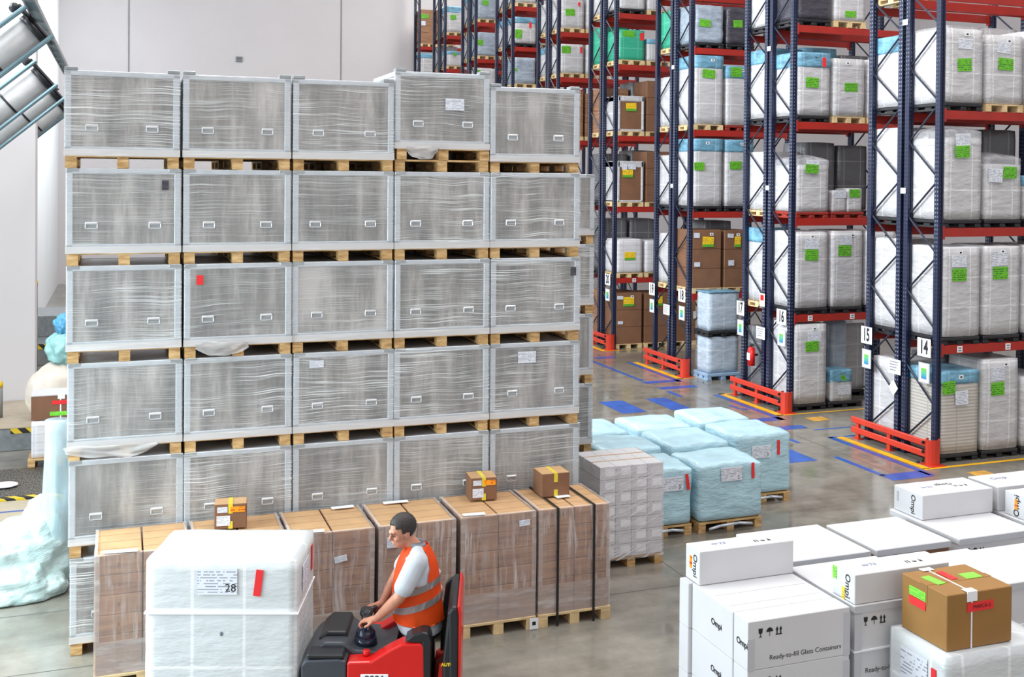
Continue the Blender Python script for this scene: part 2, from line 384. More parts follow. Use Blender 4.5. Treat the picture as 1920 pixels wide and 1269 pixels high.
# ------------------------------------------------------------------ shared builders
WORDS = {}
def wood_pallet_meshes(w, d, h, pale=False):
    mt = 'pallet_wood_pale' if pale else 'pallet_wood'
    def top():
        b = MB(); t = h*.16
        n = 5; bw = w/n*.82
        for i in range(n):
            yc = -d/2+bw/2+i*(d-bw)/(n-1)*1.0
            b.box(-w/2, w/2, -d/2+i*(d-d*.16)/(n-1), -d/2+i*(d-d*.16)/(n-1)+d*.16, h-t, h)
        for x in (-w/2+.05, 0, w/2-.05): b.box(x-.05, x+.05, -d/2+.002, d/2-.002, h-2*t, h-t)
        return b.mesh('deck', mt)
    def skid():
        b = MB(); t = h*.16
        b.box(-.05, .05, -d/2, d/2, 0, t)
        for y in (-d/2+.065, 0, d/2-.065): b.box(-.05, .05, y-.065, y+.065, t, h-2*t)
        return b.mesh('skid', mt)
    return cached(('pt', w, d, h, pale), top), cached(('ps', w, d, h, pale), skid)
def wood_pallet(loc, w, d, h, label, group=None, rz=0, pale=False, simple_=False):
    if simple_:
        def one():
            mt = 'pallet_wood_pale' if pale else 'pallet_wood'
            b = MB(); t = h*.16
            for i in range(5): b.box(-w/2, w/2, -d/2+i*(d-d*.16)/4, -d/2+i*(d-d*.16)/4+d*.16, h-t, h)
            for x in (-w/2+.05, 0, w/2-.05):
                b.box(x-.05, x+.05, -d/2+.002, d/2-.002, h-2*t, h-t); b.box(x-.05, x+.05, -d/2, d/2, 0, t)
                for y in (-d/2+.065, 0, d/2-.065): b.box(x-.05, x+.05, y-.065, y+.065, t, h-2*t)
            return b.mesh('wooden_pallet', mt)
        o = link('wooden_pallet', cached(('p1', w, d, h, pale), one), None, loc, (0, 0, rz)); return tag(o, label, 'pallet', group)
    t, s = wood_pallet_meshes(w, d, h, pale)
    e = empty('wooden_pallet', loc, rz, label, 'pallet', group)
    link('deck', t, e)
    for x in (-w/2+.05, 0, w/2-.05): link('skid', s, e, (x, 0, 0))
    return e
def plastic_pallet(loc, w, d, h, label, group=None, mat='black_plastic', name='plastic_pallet'):
    def one():
        b = MB(); b.box(-w/2, w/2, -d/2, d/2, h*.55, h, .01)
        for x in (-w/2+.06, 0, w/2-.06):
            for y in (-d/2+.08, 0, d/2-.08): b.box(x-.055, x+.055, y-.075, y+.075, .012, h*.56, .012)
            b.box(x-.06, x+.06, -d/2+.01, d/2-.01, 0, .03)
        return b.mesh('plastic_pallet', mat)
    return tag(link(name, cached(('pp', w, d, h, mat), one), None, loc), label, 'pallet', group)
def soft_box(w, d, h, amp=.012, rad=.03, n=9, seed=0, top_puff=0.0, sub=True, mat='white_wrap', zcut=None, frq=3.0):
    b = MB(); bm = b.bm
    bmesh.ops.create_cube(bm, size=1); bmesh.ops.subdivide_edges(bm, edges=bm.edges[:], cuts=n, use_grid_fill=True)
    for v in bm.verts:
        p = v.co*2
        # superellipsoid-like corner rounding
        q = Vector((p.x, p.y, p.z))
        e = Vector((max(0, abs(q.x)*w/2-(w/2-rad)), max(0, abs(q.y)*d/2-(d/2-rad)), max(0, abs(q.z)*h/2-(h/2-rad))))
        x, y, z = q.x*w/2, q.y*d/2, q.z*h/2
        k = [abs(q.x) > .999, abs(q.y) > .999, abs(q.z) > .999]
        if sum(k) >= 2:
            c = Vector((math.copysign(min(abs(x), w/2-rad), x), math.copysign(min(abs(y), d/2-rad), y), math.copysign(min(abs(z), h/2-rad), z)))
            dv = Vector((x, y, z))-c
            if dv.length > 1e-6: x, y, z = c+dv.normalized()*rad
        nv = mnoise.noise_vector(Vector((x*frq+seed*7.3, y*frq+seed*3.1, z*frq)))
        z0 = z+h/2
        x -= math.copysign(abs(nv.x)*amp, x)*(1 if k[0] else .3); y -= math.copysign(abs(nv.y)*amp, y)*(1 if k[1] else .3)
        if k[2] and z > 0: z0 += -abs(nv.z)*amp*1.4 + top_puff*(1-(2*x/w)**2)*(1-(2*y/d)**2)
        v.co = Vector((x, y, max(0, z0)))
    return b.mesh('wrapped_goods', mat, smooth=True)
def label_mesh(w, h, mat, face='F', t=.004):
    def f():
        b = MB()
        if face == 'F': b.box(-w/2, w/2, -t, 0, -h/2, h/2)
        elif face == 'L': b.box(-t, 0, -w/2, w/2, -h/2, h/2)
        else: b.box(-w/2, w/2, -h/2, h/2, 0, t)
        return b.mesh('label', mat)
    return cached(('lab', round(w, 3), round(h, 3), mat, face), f)
LABNAME = {'g': ('green_label', 'green_label'), 'w': ('white_label', 'sheet_label'), 'y': ('yellow_label', 'yellow_label'), 'r': ('red_tape', 'red_label')}
# ================================================================== setting
def struct(name, b, mat, parent=None):
    o = link(name, b.mesh(name, mat), parent)
    if not parent: o['kind'] = 'structure'
    return o
b = MB(); b.quad([(-30, -14, 0), (45, -14, 0), (45, 50, 0), (-30, 50, 0)]); FLOOR = struct('floor', b, 'concrete_floor')
def paint(rects, mat, z, name):
    for (x0, y0, x1, y1) in rects:
        b = MB(); b.quad([(x0, y0, z), (x1, y0, z), (x1, y1, z), (x0, y1, z)]); struct(name, b, mat, FLOOR)
paint([(8.9, 18.3, 9.42, 19.4), (9.94, 18.3, 10.37, 19.4), (10.68, 20.83, 11.6, 21.08), (10.7, 20.15, 11.58, 20.4), (10.68, 19.36, 10.79, 19.96), (10.7, 21.15, 10.8, 23.9),
       (11.45, 20.85, 11.56, 23.4), (10.98, 16.92, 11.56, 17.17), (10.98, 16.23, 11.56, 16.48), (11.44, 16.92, 11.56, 19.35), (9.75, 14.3, 10.36, 15.35), (10.7, 15.35, 10.8, 15.62),
       (10.72, 13.25, 10.82, 14.4), (11.0, 24.08, 11.52, 24.32), (11.56, 16.04, 12.5, 16.1), (11.46, 15.47, 12.1, 15.54), (10.73, 12.98, 11.5, 13.3), (11.44, 13.05, 11.55, 15.54),
       (-3, 15.4, -.6, 15.46), (11.25, 17.9, 11.4, 18.0), (11.2, 18.0, 11.28, 18.35)], 'blue_paint', .002, 'painted_line')
paint([(11.6, 13.35, 11.74, 15.5), (11.6, 13.3, 14.6, 13.38), (11.6, 17.25, 11.74, 19.4), (11.6, 17.24, 14.6, 17.3), (11.6, 19.33, 12.0, 19.4), (11.6, 21.1, 11.74, 23.35),
       (11.6, 21.1, 14.6, 21.16), (11.6, 25.1, 11.74, 27.2), (11.6, 25.06, 14.6, 25.12)], 'yellow_paint', .003, 'painted_line')
paint([(11.97, 16.65, 12.35, 16.95), (12.1, 12.75, 12.45, 13.0), (12.3, 20.95, 12.6, 21.05)], 'orange_paint', .0025, 'painted_arrow')
paint([(-12, 10.35, 11.5, 10.362), (-12, 11.75, 3, 11.762), (5.9, 8, 5.912, 30), (-1.0, 14.2, -.99, 16.0), (11.0, 8, 11.01, 30), (-12, 18.2, 30, 18.21)], 'joint_dark', .0012, 'floor_joint')
b = MB(); b.box(-12, 45, 46.7, 47.0, 0, 18); WB = struct('wall_back', b, 'wall_paint')
for x in (.32, 9.0):
    b = MB(); b.box(x-.025, x+.025, 46.68, 46.7, 0, 18); struct('panel_joint', b, 'joint_grey', WB)
b = MB(); b.box(4.55, 4.83, 46.64, 46.7, 9.19, 9.42, .01)
v = link('air_vent', b.mesh('air_vent', 'galvanised')); tag(v, 'small dark square air vent on the plain back wall', 'vent')
b = MB()
for i in range(4): b.box(4.58, 4.8, 46.625, 46.64, 9.215+i*.05, 9.235+i*.05)
link('vent_slat', b.mesh('vent_slat', 'dark_steel'), v)
b = MB(); b.box(-2.6, -2.31, 21.3, 46.7, 0, 18); struct('wall_left', b, 'wall_side')
b = MB(); b.box(-9, -1.40, 21.0, 21.3, 0, 14, .02); struct('wall_partition', b, 'partition_paint')
b = MB(); b.box(40, 40.3, -14, 46.7, 0, 18); struct('wall_right', b, 'wall_paint')

# ================================================================== crates
CW, CD, CH, PH = 1.0, 1.0, 0.772, 0.118
def crate_meshes():
    d = {}
    b = MB(); p = .058; w, dd, h = CW/2, CD/2, CH
    for sx in (-1, 1):
        for sy in (-1, 1): b.box(min(sx*w, sx*(w-p)), max(sx*w, sx*(w-p)), min(sy*dd, sy*(dd-p)), max(sy*dd, sy*(dd-p)), 0, h, .006)
    for sy in (-1, 1):
        y0, y1 = sorted((sy*dd, sy*(dd-.04)))
        b.box(-w, w, y0, y1, h-.05, h-.002, .005); b.box(-w, w, y0, y1, 0, .075, .005)
    for sx in (-1, 1):
        x0, x1 = sorted((sx*w, sx*(w-.04)))
        b.box(x0, x1, -dd, dd, h-.05, h-.002, .005); b.box(x0, x1, -dd, dd, 0, .075, .005)
    d['frame'] = b.mesh('frame', 'crate_frame')
    b = MB(); b.box(-w+.05, w-.05, -.008, .008, .07, h-.045); d['panel'] = b.mesh('panel', 'crate_panel')
    b = MB(); b.box(-w+.02, w-.02, -dd+.02, dd-.02, h-.02, h-.008); d['lid'] = b.mesh('lid', 'crate_frame')
    b = MB(); b.box(-.056, .056, -.034, 0, .012, .034, .006); b.box(-.056, -.046, -.030, 0, -.024, .03, .004); b.box(.046, .056, -.030, 0, -.024, .03, .004)
    b.mi = 1; b.box(-.054, .054, -.026, 0, -.034, -.018, .003); b.mi = 2; b.box(-.05, .05, -.012, 0, -.02, .02); d['handle'] = b.mesh('handle', ['crate_handle', 'handle_shadow_paint', 'galvanised'])
    b = MB(); b.box(-.055, .055, -.055, .055, 0, .032, .004); d['bracket'] = b.mesh('bracket', 'galvanised')
    # thin film sleeve round the four sides, a little wavy
    b = MB(); bm = b.bm; g = .006; nx, nz = 10, 12; rows = []
    per = []
    for i in range(nx): per.append((-w-g+2*(w+g)*i/nx, -dd-g))
    for i in range(nx): per.append((w+g, -dd-g+2*(dd+g)*i/nx))
    for i in range(nx): per.append((w+g-2*(w+g)*i/nx, dd+g))
    for i in range(nx): per.append((-w-g, dd+g-2*(dd+g)*i/nx))
    for k in range(nz+1):
        z = -.01+(h+.004)*k/nz; row = []
        for (x, y) in per:
            nv = mnoise.noise(Vector((x*3, y*3, z*9)))*.004; s_ = 1-(nv if abs(nv) < .006 else .006)
            row.append(bm.verts.new((x*s_, y*s_, z)))
        rows.append(row)
    for k in range(nz):
        for i in range(len(per)):
            f = bm.faces.new((rows[k][i], rows[k][(i+1) % len(per)], rows[k+1][(i+1) % len(per)], rows[k+1][i])); f.material_index = 0 if k > 0 else 1
    d['film'] = b.mesh('film', ['crate_film', 'crate_film_skirt'], smooth=False)
    return d
CM = crate_meshes()
def crate(loc, label, group, full=True, rz=0, film=True, frontonly=False, top=False):
    e = empty('shipping_crate', loc, rz, label, 'crate', group)
    link('frame', CM['frame'], e); link('lid', CM['lid'], e)
    link('panel', CM['panel'], e, (0, -CD/2+.03, 0))
    if not frontonly:
        link('panel', CM['panel'], e, (0, CD/2-.03, 0)); link('panel', CM['panel'], e, (-CW/2+.03, 0, 0), (0, 0, math.pi/2)); link('panel', CM['panel'], e, (CW/2-.03, 0, 0), (0, 0, math.pi/2))
    if full:
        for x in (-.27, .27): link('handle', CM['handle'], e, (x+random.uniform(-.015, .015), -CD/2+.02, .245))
        for sx in (-1, 1):
            link('stacking_bracket', CM['bracket'], e, (sx*(CW/2-.055), -CD/2+.05, CH-.004 if top else CH-.031))
    if film: link('stretch_film', CM['film'], e)
    return e
ROWN = ['top row', 'second row from the top', 'third row from the top', 'fourth row from the top', 'fifth row from the top', 'bottom row']
COLN = ['leftmost column', 'second column from the left', 'middle column', 'fourth column from the left', 'rightmost column']
PITCH_Z = .8938
CR = {}
DX = [-.032, -.02, -.008, 0, .01, .02]
for c in range(5):
    for r in range(6):
        zb = (5-r)*PITCH_Z+.004
        x = -.4506+1.0187*(c+.5)+DX[r]*(1 if c == 0 else .5)+random.uniform(-.006, .006)
        y = 10.606+CD/2+random.uniform(-.008, .012)
        extra = 0
        wood_pallet((x, y, zb), CW-.01, CD-.02, PH, 'wooden pallet under the crate in %s, %s' % (ROWN[r], COLN[c]), 'pallets in the tall crate stack')
        if c == 3 and r == 0:
            extra = PH
            wood_pallet((x+.01, y-.01, zb+PH+.001), CW-.02, CD-.02, PH, 'upper of two wooden pallets doubled under top crate, fourth column from the left', 'pallets in the tall crate stack')
        lab = 'grey framed crate in film, %s, %s' % (ROWN[r], COLN[c])
        e = crate((x, y, zb+PH+extra+.002), lab, 'film-wrapped grey crates in the tall stack', top=(r == 0)); CR[(c, r)] = e
        if (c, r) in ((0, 1), (4, 2), (1, 2)):
            px = {(0, 1): .36, (4, 2): .42, (1, 2): -.36}[(c, r)]
            link('small_sticker', label_mesh(.06, .09, 'dark_wrap' if c != 1 else 'red_label'), e, (px, -CD/2-.012, .62))
        if (c, r) in ((4, 3), (3, 0), (2, 3)):
            px, pz = {(4, 3): (-.1, .62), (3, 0): (.12, .45), (2, 3): (-.28, .66)}[(c, r)]
            link('paper_sheet', label_mesh(.2 if c != 2 else .14, .12 if c != 2 else .07, 'sheet_label'), e, (px, -CD/2-.012, pz))
ORD = ['first', 'second', 'third', 'fourth', 'fifth', 'sixth']
# row hidden behind, its crates close the gaps between the pallets
for c in range(1, 5):
    for r in range(6):
        zb = r*PITCH_Z+.004; x = -.4506+1.0187*(c+.5)-.06
        wood_pallet((x, 12.14, zb), CW-.01, CD-.02, PH, 'dark wooden pallet behind the %s, %s from floor, second row' % (COLN[c], ORD[r]), 'hidden second row of pallets', simple_=True)
        crate((x, 12.14, zb+PH+.002), 'grey crate behind the %s, %s from floor, second row' % (COLN[c], ORD[r]), 'hidden second row of crates', full=False, film=False)
# separate stack standing behind on the right
for r in range(5):
    zb = r*PITCH_Z+.004; x = 5.22; y = 13.16
    wood_pallet((x, y, zb), CW-.01, CD-.02, PH, 'wooden pallet in the narrow rear crate stack, %s from the top' % ['fifth', 'fourth', 'third', 'second', 'first'][r], 'pallets in the rear stack', simple_=True)
    crate((x, y, zb+PH+.002), 'grey crate in the rear stack half hidden at right, %s from the top' % ['fifth', 'fourth', 'third', 'second', 'first'][r], 'crates in the rear stack')
# torn film hanging off the stack
def rag(name, par, loc, w, h, d, seed, mat='scrap_film'):
    b = MB(); bm = b.bm; nx, nz = 16, 10; g = []
    for j in range(nz+1):
        row = []
        for i in range(nx+1):
            u, v = i/nx, j/nz
            n = mnoise.noise_vector(Vector((u*4+seed, v*3, seed)))
            taper = 1-abs(2*u-1)**3*.7
            row.append(bm.verts.new((w*(u-.5)+n.x*.03, d*n.y-.012, -h*v*taper+n.z*.03)))
        g.append(row)
    for j in range(nz):
        for i in range(nx): bm.faces.new((g[j][i], g[j][i+1], g[j+1][i+1], g[j+1][i]))
    bmesh.ops.solidify(bm, geom=bm.faces[:], thickness=.003)
    return link(name, b.mesh(name, mat, True), par, Vector(loc)-par.location)
rag('torn_film', CR[(3, 0)], (2.87, 10.56, 4.72), .34, .12, .03, 1, 'crate_film_skirt')
rag('torn_film', CR[(1, 2)], (.92, 10.56, 2.83), .5, .12, .03, 5, 'crate_film_skirt')
rag('torn_film', CR[(0, 3)], (-.06, 10.55, 1.93), .8, .11, .04, 9, 'crate_film_skirt')

# ================================================================== brown carton stacks
def brown_stack(i, x0, x1, film_low, label):
    w = x1-x0; d = .77; ph = .125; top = 1.155; h = top-ph-.002
    xc = (x0+x1)/2; yc = 9.8+d/2
    wood_pallet((xc, yc, 0.001), w-.004, d, ph, 'pale wooden pallet under the %s' % label, 'pallets under the brown carton stacks', pale=True)
    e = empty('carton_stack', (xc, yc, ph+.002), 0, label, 'carton stack', 'film-wrapped brown carton stacks')
    n = 6; hh = h/n; cw = w/2-.018
    for k in range(n):
        for s in (-1, 1):
            def mk():
                b = MB(); b.box(-cw/2, cw/2, -d/2+.02, d/2-.02, 0, hh-.004, .006); 
                b.mi = 1
                if True: b.box(-cw/2+.006, cw/2-.006, -d/2+.026, d/2-.026, hh-.0042, hh-.0035)
                for q in range(1, 4): b.mi = 2; b.box(-cw/2+.008, cw/2-.008, -d/2+q*d/4-.0025, -d/2+q*d/4+.0025, hh-.0036, hh-.003)
                b.box(-.012, .012, -d/2+.0185, -d/2+.0205, hh*.4, hh*.6)
                return b.mesh('carton', ['carton_board', 'carton_top', 'carton_dark'])
            link('carton', cached(('ct', round(cw, 3), round(hh, 4)), mk), e, (s*(w/4-.004), 0, k*hh))
    b = MB(); g = .004; W2, D2 = w/2-g, d/2-.012
    bm = b.bm; N = 18; per = []
    for a in range(N): per.append((-W2+2*W2*a/N, -D2))
    for a in range(N): per.append((W2, -D2+2*D2*a/N))
    for a in range(N): per.append((W2-2*W2*a/N, D2))
    for a in range(N): per.append((-W2, D2-2*D2*a/N))
    rows = []
    for z in (-.02, .06, h*film_low, h*.5, h*.75, h-.03, h+.004):
        rows.append([bm.verts.new((x*(1+.012*mnoise.noise(Vector((x*9, y*9+i, z*2)))), y*(1+.012*mnoise.noise(Vector((x*9, y*9+i, z*2)))), z)) for x, y in per])
    rows.append([bm.verts.new((x*.93, y*.93, h+.008)) for x, y in per])
    for k in range(len(rows)-1):
        for a in range(len(per)):
            f = bm.faces.new((rows[k][a], rows[k][(a+1) % len(per)], rows[k+1][(a+1) % len(per)], rows[k+1][a])); f.material_index = 1 if (k < 2 or k == len(rows)-2 or a % N in (0, N-1)) else 0
    link('stretch_film', b.mesh('stretch_film', ['carton_film', 'carton_film_low']), e)
    return e, w, d, h
BS = [(-.20, .60), (.62, 1.44), (1.455, 2.24), (2.27, 3.03), (3.07, 3.85), (3.87, 4.65)]
BL = ['brown carton stack at the left end of its row', 'brown carton stack mostly hidden behind load 28', 'brown carton stack just right of load 28',
      'brown carton stack directly behind the worker', 'brown carton stack right of the worker, beside the strapped one', 'brown carton stack with two black straps at the right end']
BE = []
for i, (x0, x1) in enumerate(BS):
    e, w, d, h = brown_stack(i, x0, x1, .28, BL[i]); BE.append(e)
def onfront(e, d, kind, x, z, w, h, spin=0, yy=None):
    o = link(LABNAME[kind][0], label_mesh(w, h, LABNAME[kind][1]), e, (x, -(d/2)+(.0 if yy is None else yy), z), (0, spin, 0)); return o
onfront(BE[2], .77, 'w', .07, .78, .115, .055, -.15); onfront(BE[3], .77, 'w', -.25, .88, .1, .1, 0); onfront(BE[4], .77, 'w', .26, .93, .11, .055, -.05)
for i, x, y, w_ in ((0, -.19, -.33, .3), (1, .05, -.33, .25), (2, -.2, -.33, .25), (3, -.05, .3, .25), (4, -.24, -.32, .22), (5, .0, -.05, .15), (2, .22, .3, .22)):
    link('paper_sheet', label_mesh(w_, .07, 'paper', 'T'), BE[i], (x, y, 1.042), (0, 0, random.uniform(-.1, .1)))
for x in (-.19, .2):
    b = MB(); b.box(x-.012, x+.012, -.395, -.389, -.13, 1.036); b.box(x-.012, x+.012, -.395, .39, 1.036, 1.042); b.box(x-.012, x+.012, .386, .39, -.1, 1.036)
    link('black_strap', b.mesh('black_strap', 'black_strap'), BE[5])
b = MB(); b.box(-.045, .045, -.003, 0, -.055, .055)
lb = link('white_label', b.mesh('white_label', 'paper'), BE[4], (.36, -.40, -.065)); 
b = MB(); b.box(-.018, .018, -.004, -.003, -.015, .02); link('printed_mark', b.mesh('printed_mark', 'ink'), lb)
# small cartons on top
def small_carton(loc, w, d, h, rz, label, orange=True, tape=True):
    e = empty('small_carton', loc, rz, label, 'carton', 'small brown cartons on the carton stacks')
    b = MB(); b.box(-w/2, w/2, -d/2, d/2, 0, h, .004); link('box', b.mesh('box', 'carton_dark'), e)
    b = MB(); b.box(-w/2+.003, w/2-.003, -d/2+.003, d/2-.003, h, h+.002); link('flap', b.mesh('flap', 'carton_top'), e)
    b = MB(); b.box(-.02, .02, -d/2-.002, d/2, h+.002, h+.004); b.box(-.02, .02, -d/2-.003, -d/2, h*.62, h+.004)
    link('yellow_tape', b.mesh('yellow_tape', 'yellow_tape'), e)
    b = MB(); b.box(-.02, .02, -d/2-.003, -d/2, 0, h*.3); link('yellow_tape', b.mesh('yellow_tape', 'yellow_tape'), e)
    if orange:
        link('orange_label', label_mesh(w*.45, .05, 'orange_label'), e, (w*.22, -d/2-.001, h*.78)); link('white_label', label_mesh(w*.32, .05, 'sheet_label'), e, (-w*.25, -d/2-.001, h*.78)); link('white_label', label_mesh(w*.42, .09, 'sheet_label'), e, (-w*.22, -d/2-.001, h*.33))
    return e
TOPZ = 1.155+.012
small_carton((.98, 10.28, TOPZ), .29, .2, .225, -.12, 'small taped carton on the second carton stack, behind the big white load')
small_carton((3.47, 10.40, TOPZ), .27, .25, .225, -.10, 'small carton with orange label on the stack right of the worker')
small_carton((4.2, 10.30, TOPZ), .3, .26, .235, -.02, 'small plain carton with yellow tape on the strapped carton stack', orange=False)

# ================================================================== white carton pallet
def white_printed_stack():
    x0, x1, y0, d = 5.09, 5.886, 11.03, .72
    w = x1-x0; xc = (x0+x1)/2; yc = y0+d/2; ph = .12
    wood_pallet((xc, yc, .001), w, d, ph, 'wooden pallet under the white labelled cartons right of the brown stacks')
    e = empty('white_carton_stack', (xc, yc, ph+.003), 0, 'wrapped stack of small white labelled cartons right of the brown stacks', 'carton stack')
    nz, nx, ny = 7, 4, 3; h = 1.16-ph; hh = h/nz; cw = w/nx; dd = d/ny
    def mk():
        b = MB(); b.box(-cw/2+.002, cw/2-.002, -dd/2+.002, dd/2-.002, .001, hh-.002, .004); b.mi = 1; b.box(-cw/2+.002, cw/2-.002, -dd/2+.002, dd/2-.002, hh-.0021, hh-.001)
        return b.mesh('carton', ['white_printed', 'white_board'])
    me = cached('wpc', mk)
    for k in range(nz):
        for i in range(nx):
            for j in range(ny):
                if j == 0 or k == nz-1 or i in (0, nx-1):
                    c = link('carton', me, e, (-w/2+cw*(i+.5), -d/2+dd*(j+.5), k*hh))
                    if j == 0 and (i*3+k*2) % 4 != 1:
                        link('label', label_mesh(cw*.6, hh*.55, 'paper'), c, (.02, -dd/2+.0005, hh*.55))
    b = MB(); bm = b.bm
    for (x, y) in ((1, -1), ): pass
    g = .008
    pts = [(-w/2-g, -d/2-g), (w/2+g, -d/2-g), (w/2+g, d/2+g), (-w/2-g, d/2+g)]
    lo = [bm.verts.new((x, y, -.03)) for x, y in pts]; hi = [bm.verts.new((x, y, h+.004)) for x, y in pts]
    for i in range(4): bm.faces.new((lo[i], lo[(i+1) % 4], hi[(i+1) % 4], hi[i]))
    o = link('stretch_film', b.mesh('stretch_film', 'diagonal_film'), e)
    b = MB(); b.mi = 0
    for j in range(1, ny): b.box(-w/2, w/2, -d/2+dd*j-.006, -d/2+dd*j+.006, h-.001, h+.004)
    link('card_divider', b.mesh('card_divider', 'carton_top'), e)
white_printed_stack()

# ================================================================== cyan wrapped pallets
def cyan_stack(x0, x1, y0, y1, top, label, seed, num=None, tape=None, skirt=True):
    w, d = x1-x0, y1-y0; xc, yc = (x0+x1)/2, (y0+y1)/2; ph = .13
    wood_pallet((xc, yc, .001), w-.03, d-.02, ph, 'wooden pallet under the %s' % label, 'pallets under the pale blue loads')
    e = empty('wrapped_load', (xc, yc, ph+.004), 0, label, 'wrapped load', 'pale blue film-wrapped loads on the floor')
    link('wrapped_goods', soft_box(w, d, top-ph, .03, .05, 13, seed, .02, mat='cyan_wrap', frq=2.2), e)
    if num:
        s = link('white_label', label_mesh(.3, .17, 'sheet_label'), e, (num[1], -d/2-.004, num[2]))
        lettering('number', s, num[0], .07, (.1, -.006, -.045), FRONT, 'grey_ink')
    if tape: link('red_tape', label_mesh(.04, .2, 'red_label'), e, (tape[0], -d/2-.006, tape[1]), (0, tape[2], 0))
    if skirt:
        b = MB(); b.tube([(-w*.35, -d/2-.03, -.08), (-w*.2, -d/2-.04, -.05), (w*.1, -d/2-.045, -.035), (w*.3, -d/2-.04, -.06)], .018, 6)
        link('trailing_film', b.mesh('trailing_film', 'crate_frame', True), e)
cyan_stack(5.93, 6.72, 11.80, 12.55, .86, 'pale blue wrapped load numbered 3, left front of the block', 2, ('3', .1, .52), (.31, .53, -.15))
cyan_stack(6.78, 7.72, 11.78, 12.56, .86, 'pale blue wrapped load numbered 5, centre front of the block', 3, ('5', 0, .58), (.31, .6, -.03))
cyan_stack(7.84, 8.72, 12.62, 13.5, .96, 'pale blue wrapped load with red tape at the right front corner', 4, ('5', -.05, .58), (.22, .62, 0))
cyan_stack(6.83, 7.76, 12.64, 13.52, .9, 'pale blue wrapped load in the middle of the block', 5, skirt=False)
cyan_stack(6.85, 7.75, 13.6, 14.42, .9, 'pale blue wrapped load in the middle of the back row', 6, skirt=False)
cyan_stack(7.84, 8.7, 13.6, 14.42, .95, 'pale blue wrapped load at the back right corner of the block', 7, skirt=False)
cyan_stack(5.86, 6.74, 12.64, 13.48, .9, 'pale blue wrapped load behind load 3, left of the block', 8, skirt=False)
cyan_stack(5.86, 6.72, 13.56, 14.45, .9, 'pale blue wrapped load at the back left corner beside the crates', 9, skirt=False)

# ================================================================== big white load 28
RZ = math.radians(-19.0); e28e = Vector((math.cos(RZ), math.sin(RZ), 0)); e28n = Vector((-math.sin(RZ), math.cos(RZ), 0))
P0 = Vector((.19, 8.6, 0)); c28 = P0+.58*e28e+.36*e28n
w28 = empty('wrapped_load', (c28.x, c28.y, .24), RZ, 'big white film-wrapped load numbered 28, carried by the red pallet truck', 'wrapped load')
link('wrapped_goods', soft_box(1.16, .74, 1.26, .010, .018, 14, 21, .0, mat='big_white_wrap'), w28)
s = link('white_label', label_mesh(.3, .2, 'sheet_label'), w28, (-.03, -.374, 1.1)); lettering('number', s, '28', .085, (.1, -.006, -.05), FRONT, 'ink')
link('red_tape', label_mesh(.055, .2, 'red_label'), w28, (.28, -.376, 1.09), (0, .12, 0))
link('red_tape', label_mesh(.055, .2, 'red_label', 'L'), w28, (.588, .22, 1.08))
link('white_label', label_mesh(.25, .2, 'sheet_label', 'L'), w28, (.588, -.08, 1.06))
b = MB(); b.box(-.584, .584, -.379, .379, .85, .862); link('white_strap', b.mesh('white_strap', 'white_strap'), w28)
b = MB(); b.ell((-.0, -.372, .70), (.012, .004, .017)); link('printed_mark', b.mesh('printed_mark', 'grey_ink'), w28)
t28 = wood_pallet((c28.x, c28.y, .10), 1.14, .72, .13, 'wooden pallet under load 28 on the truck forks', rz=RZ)

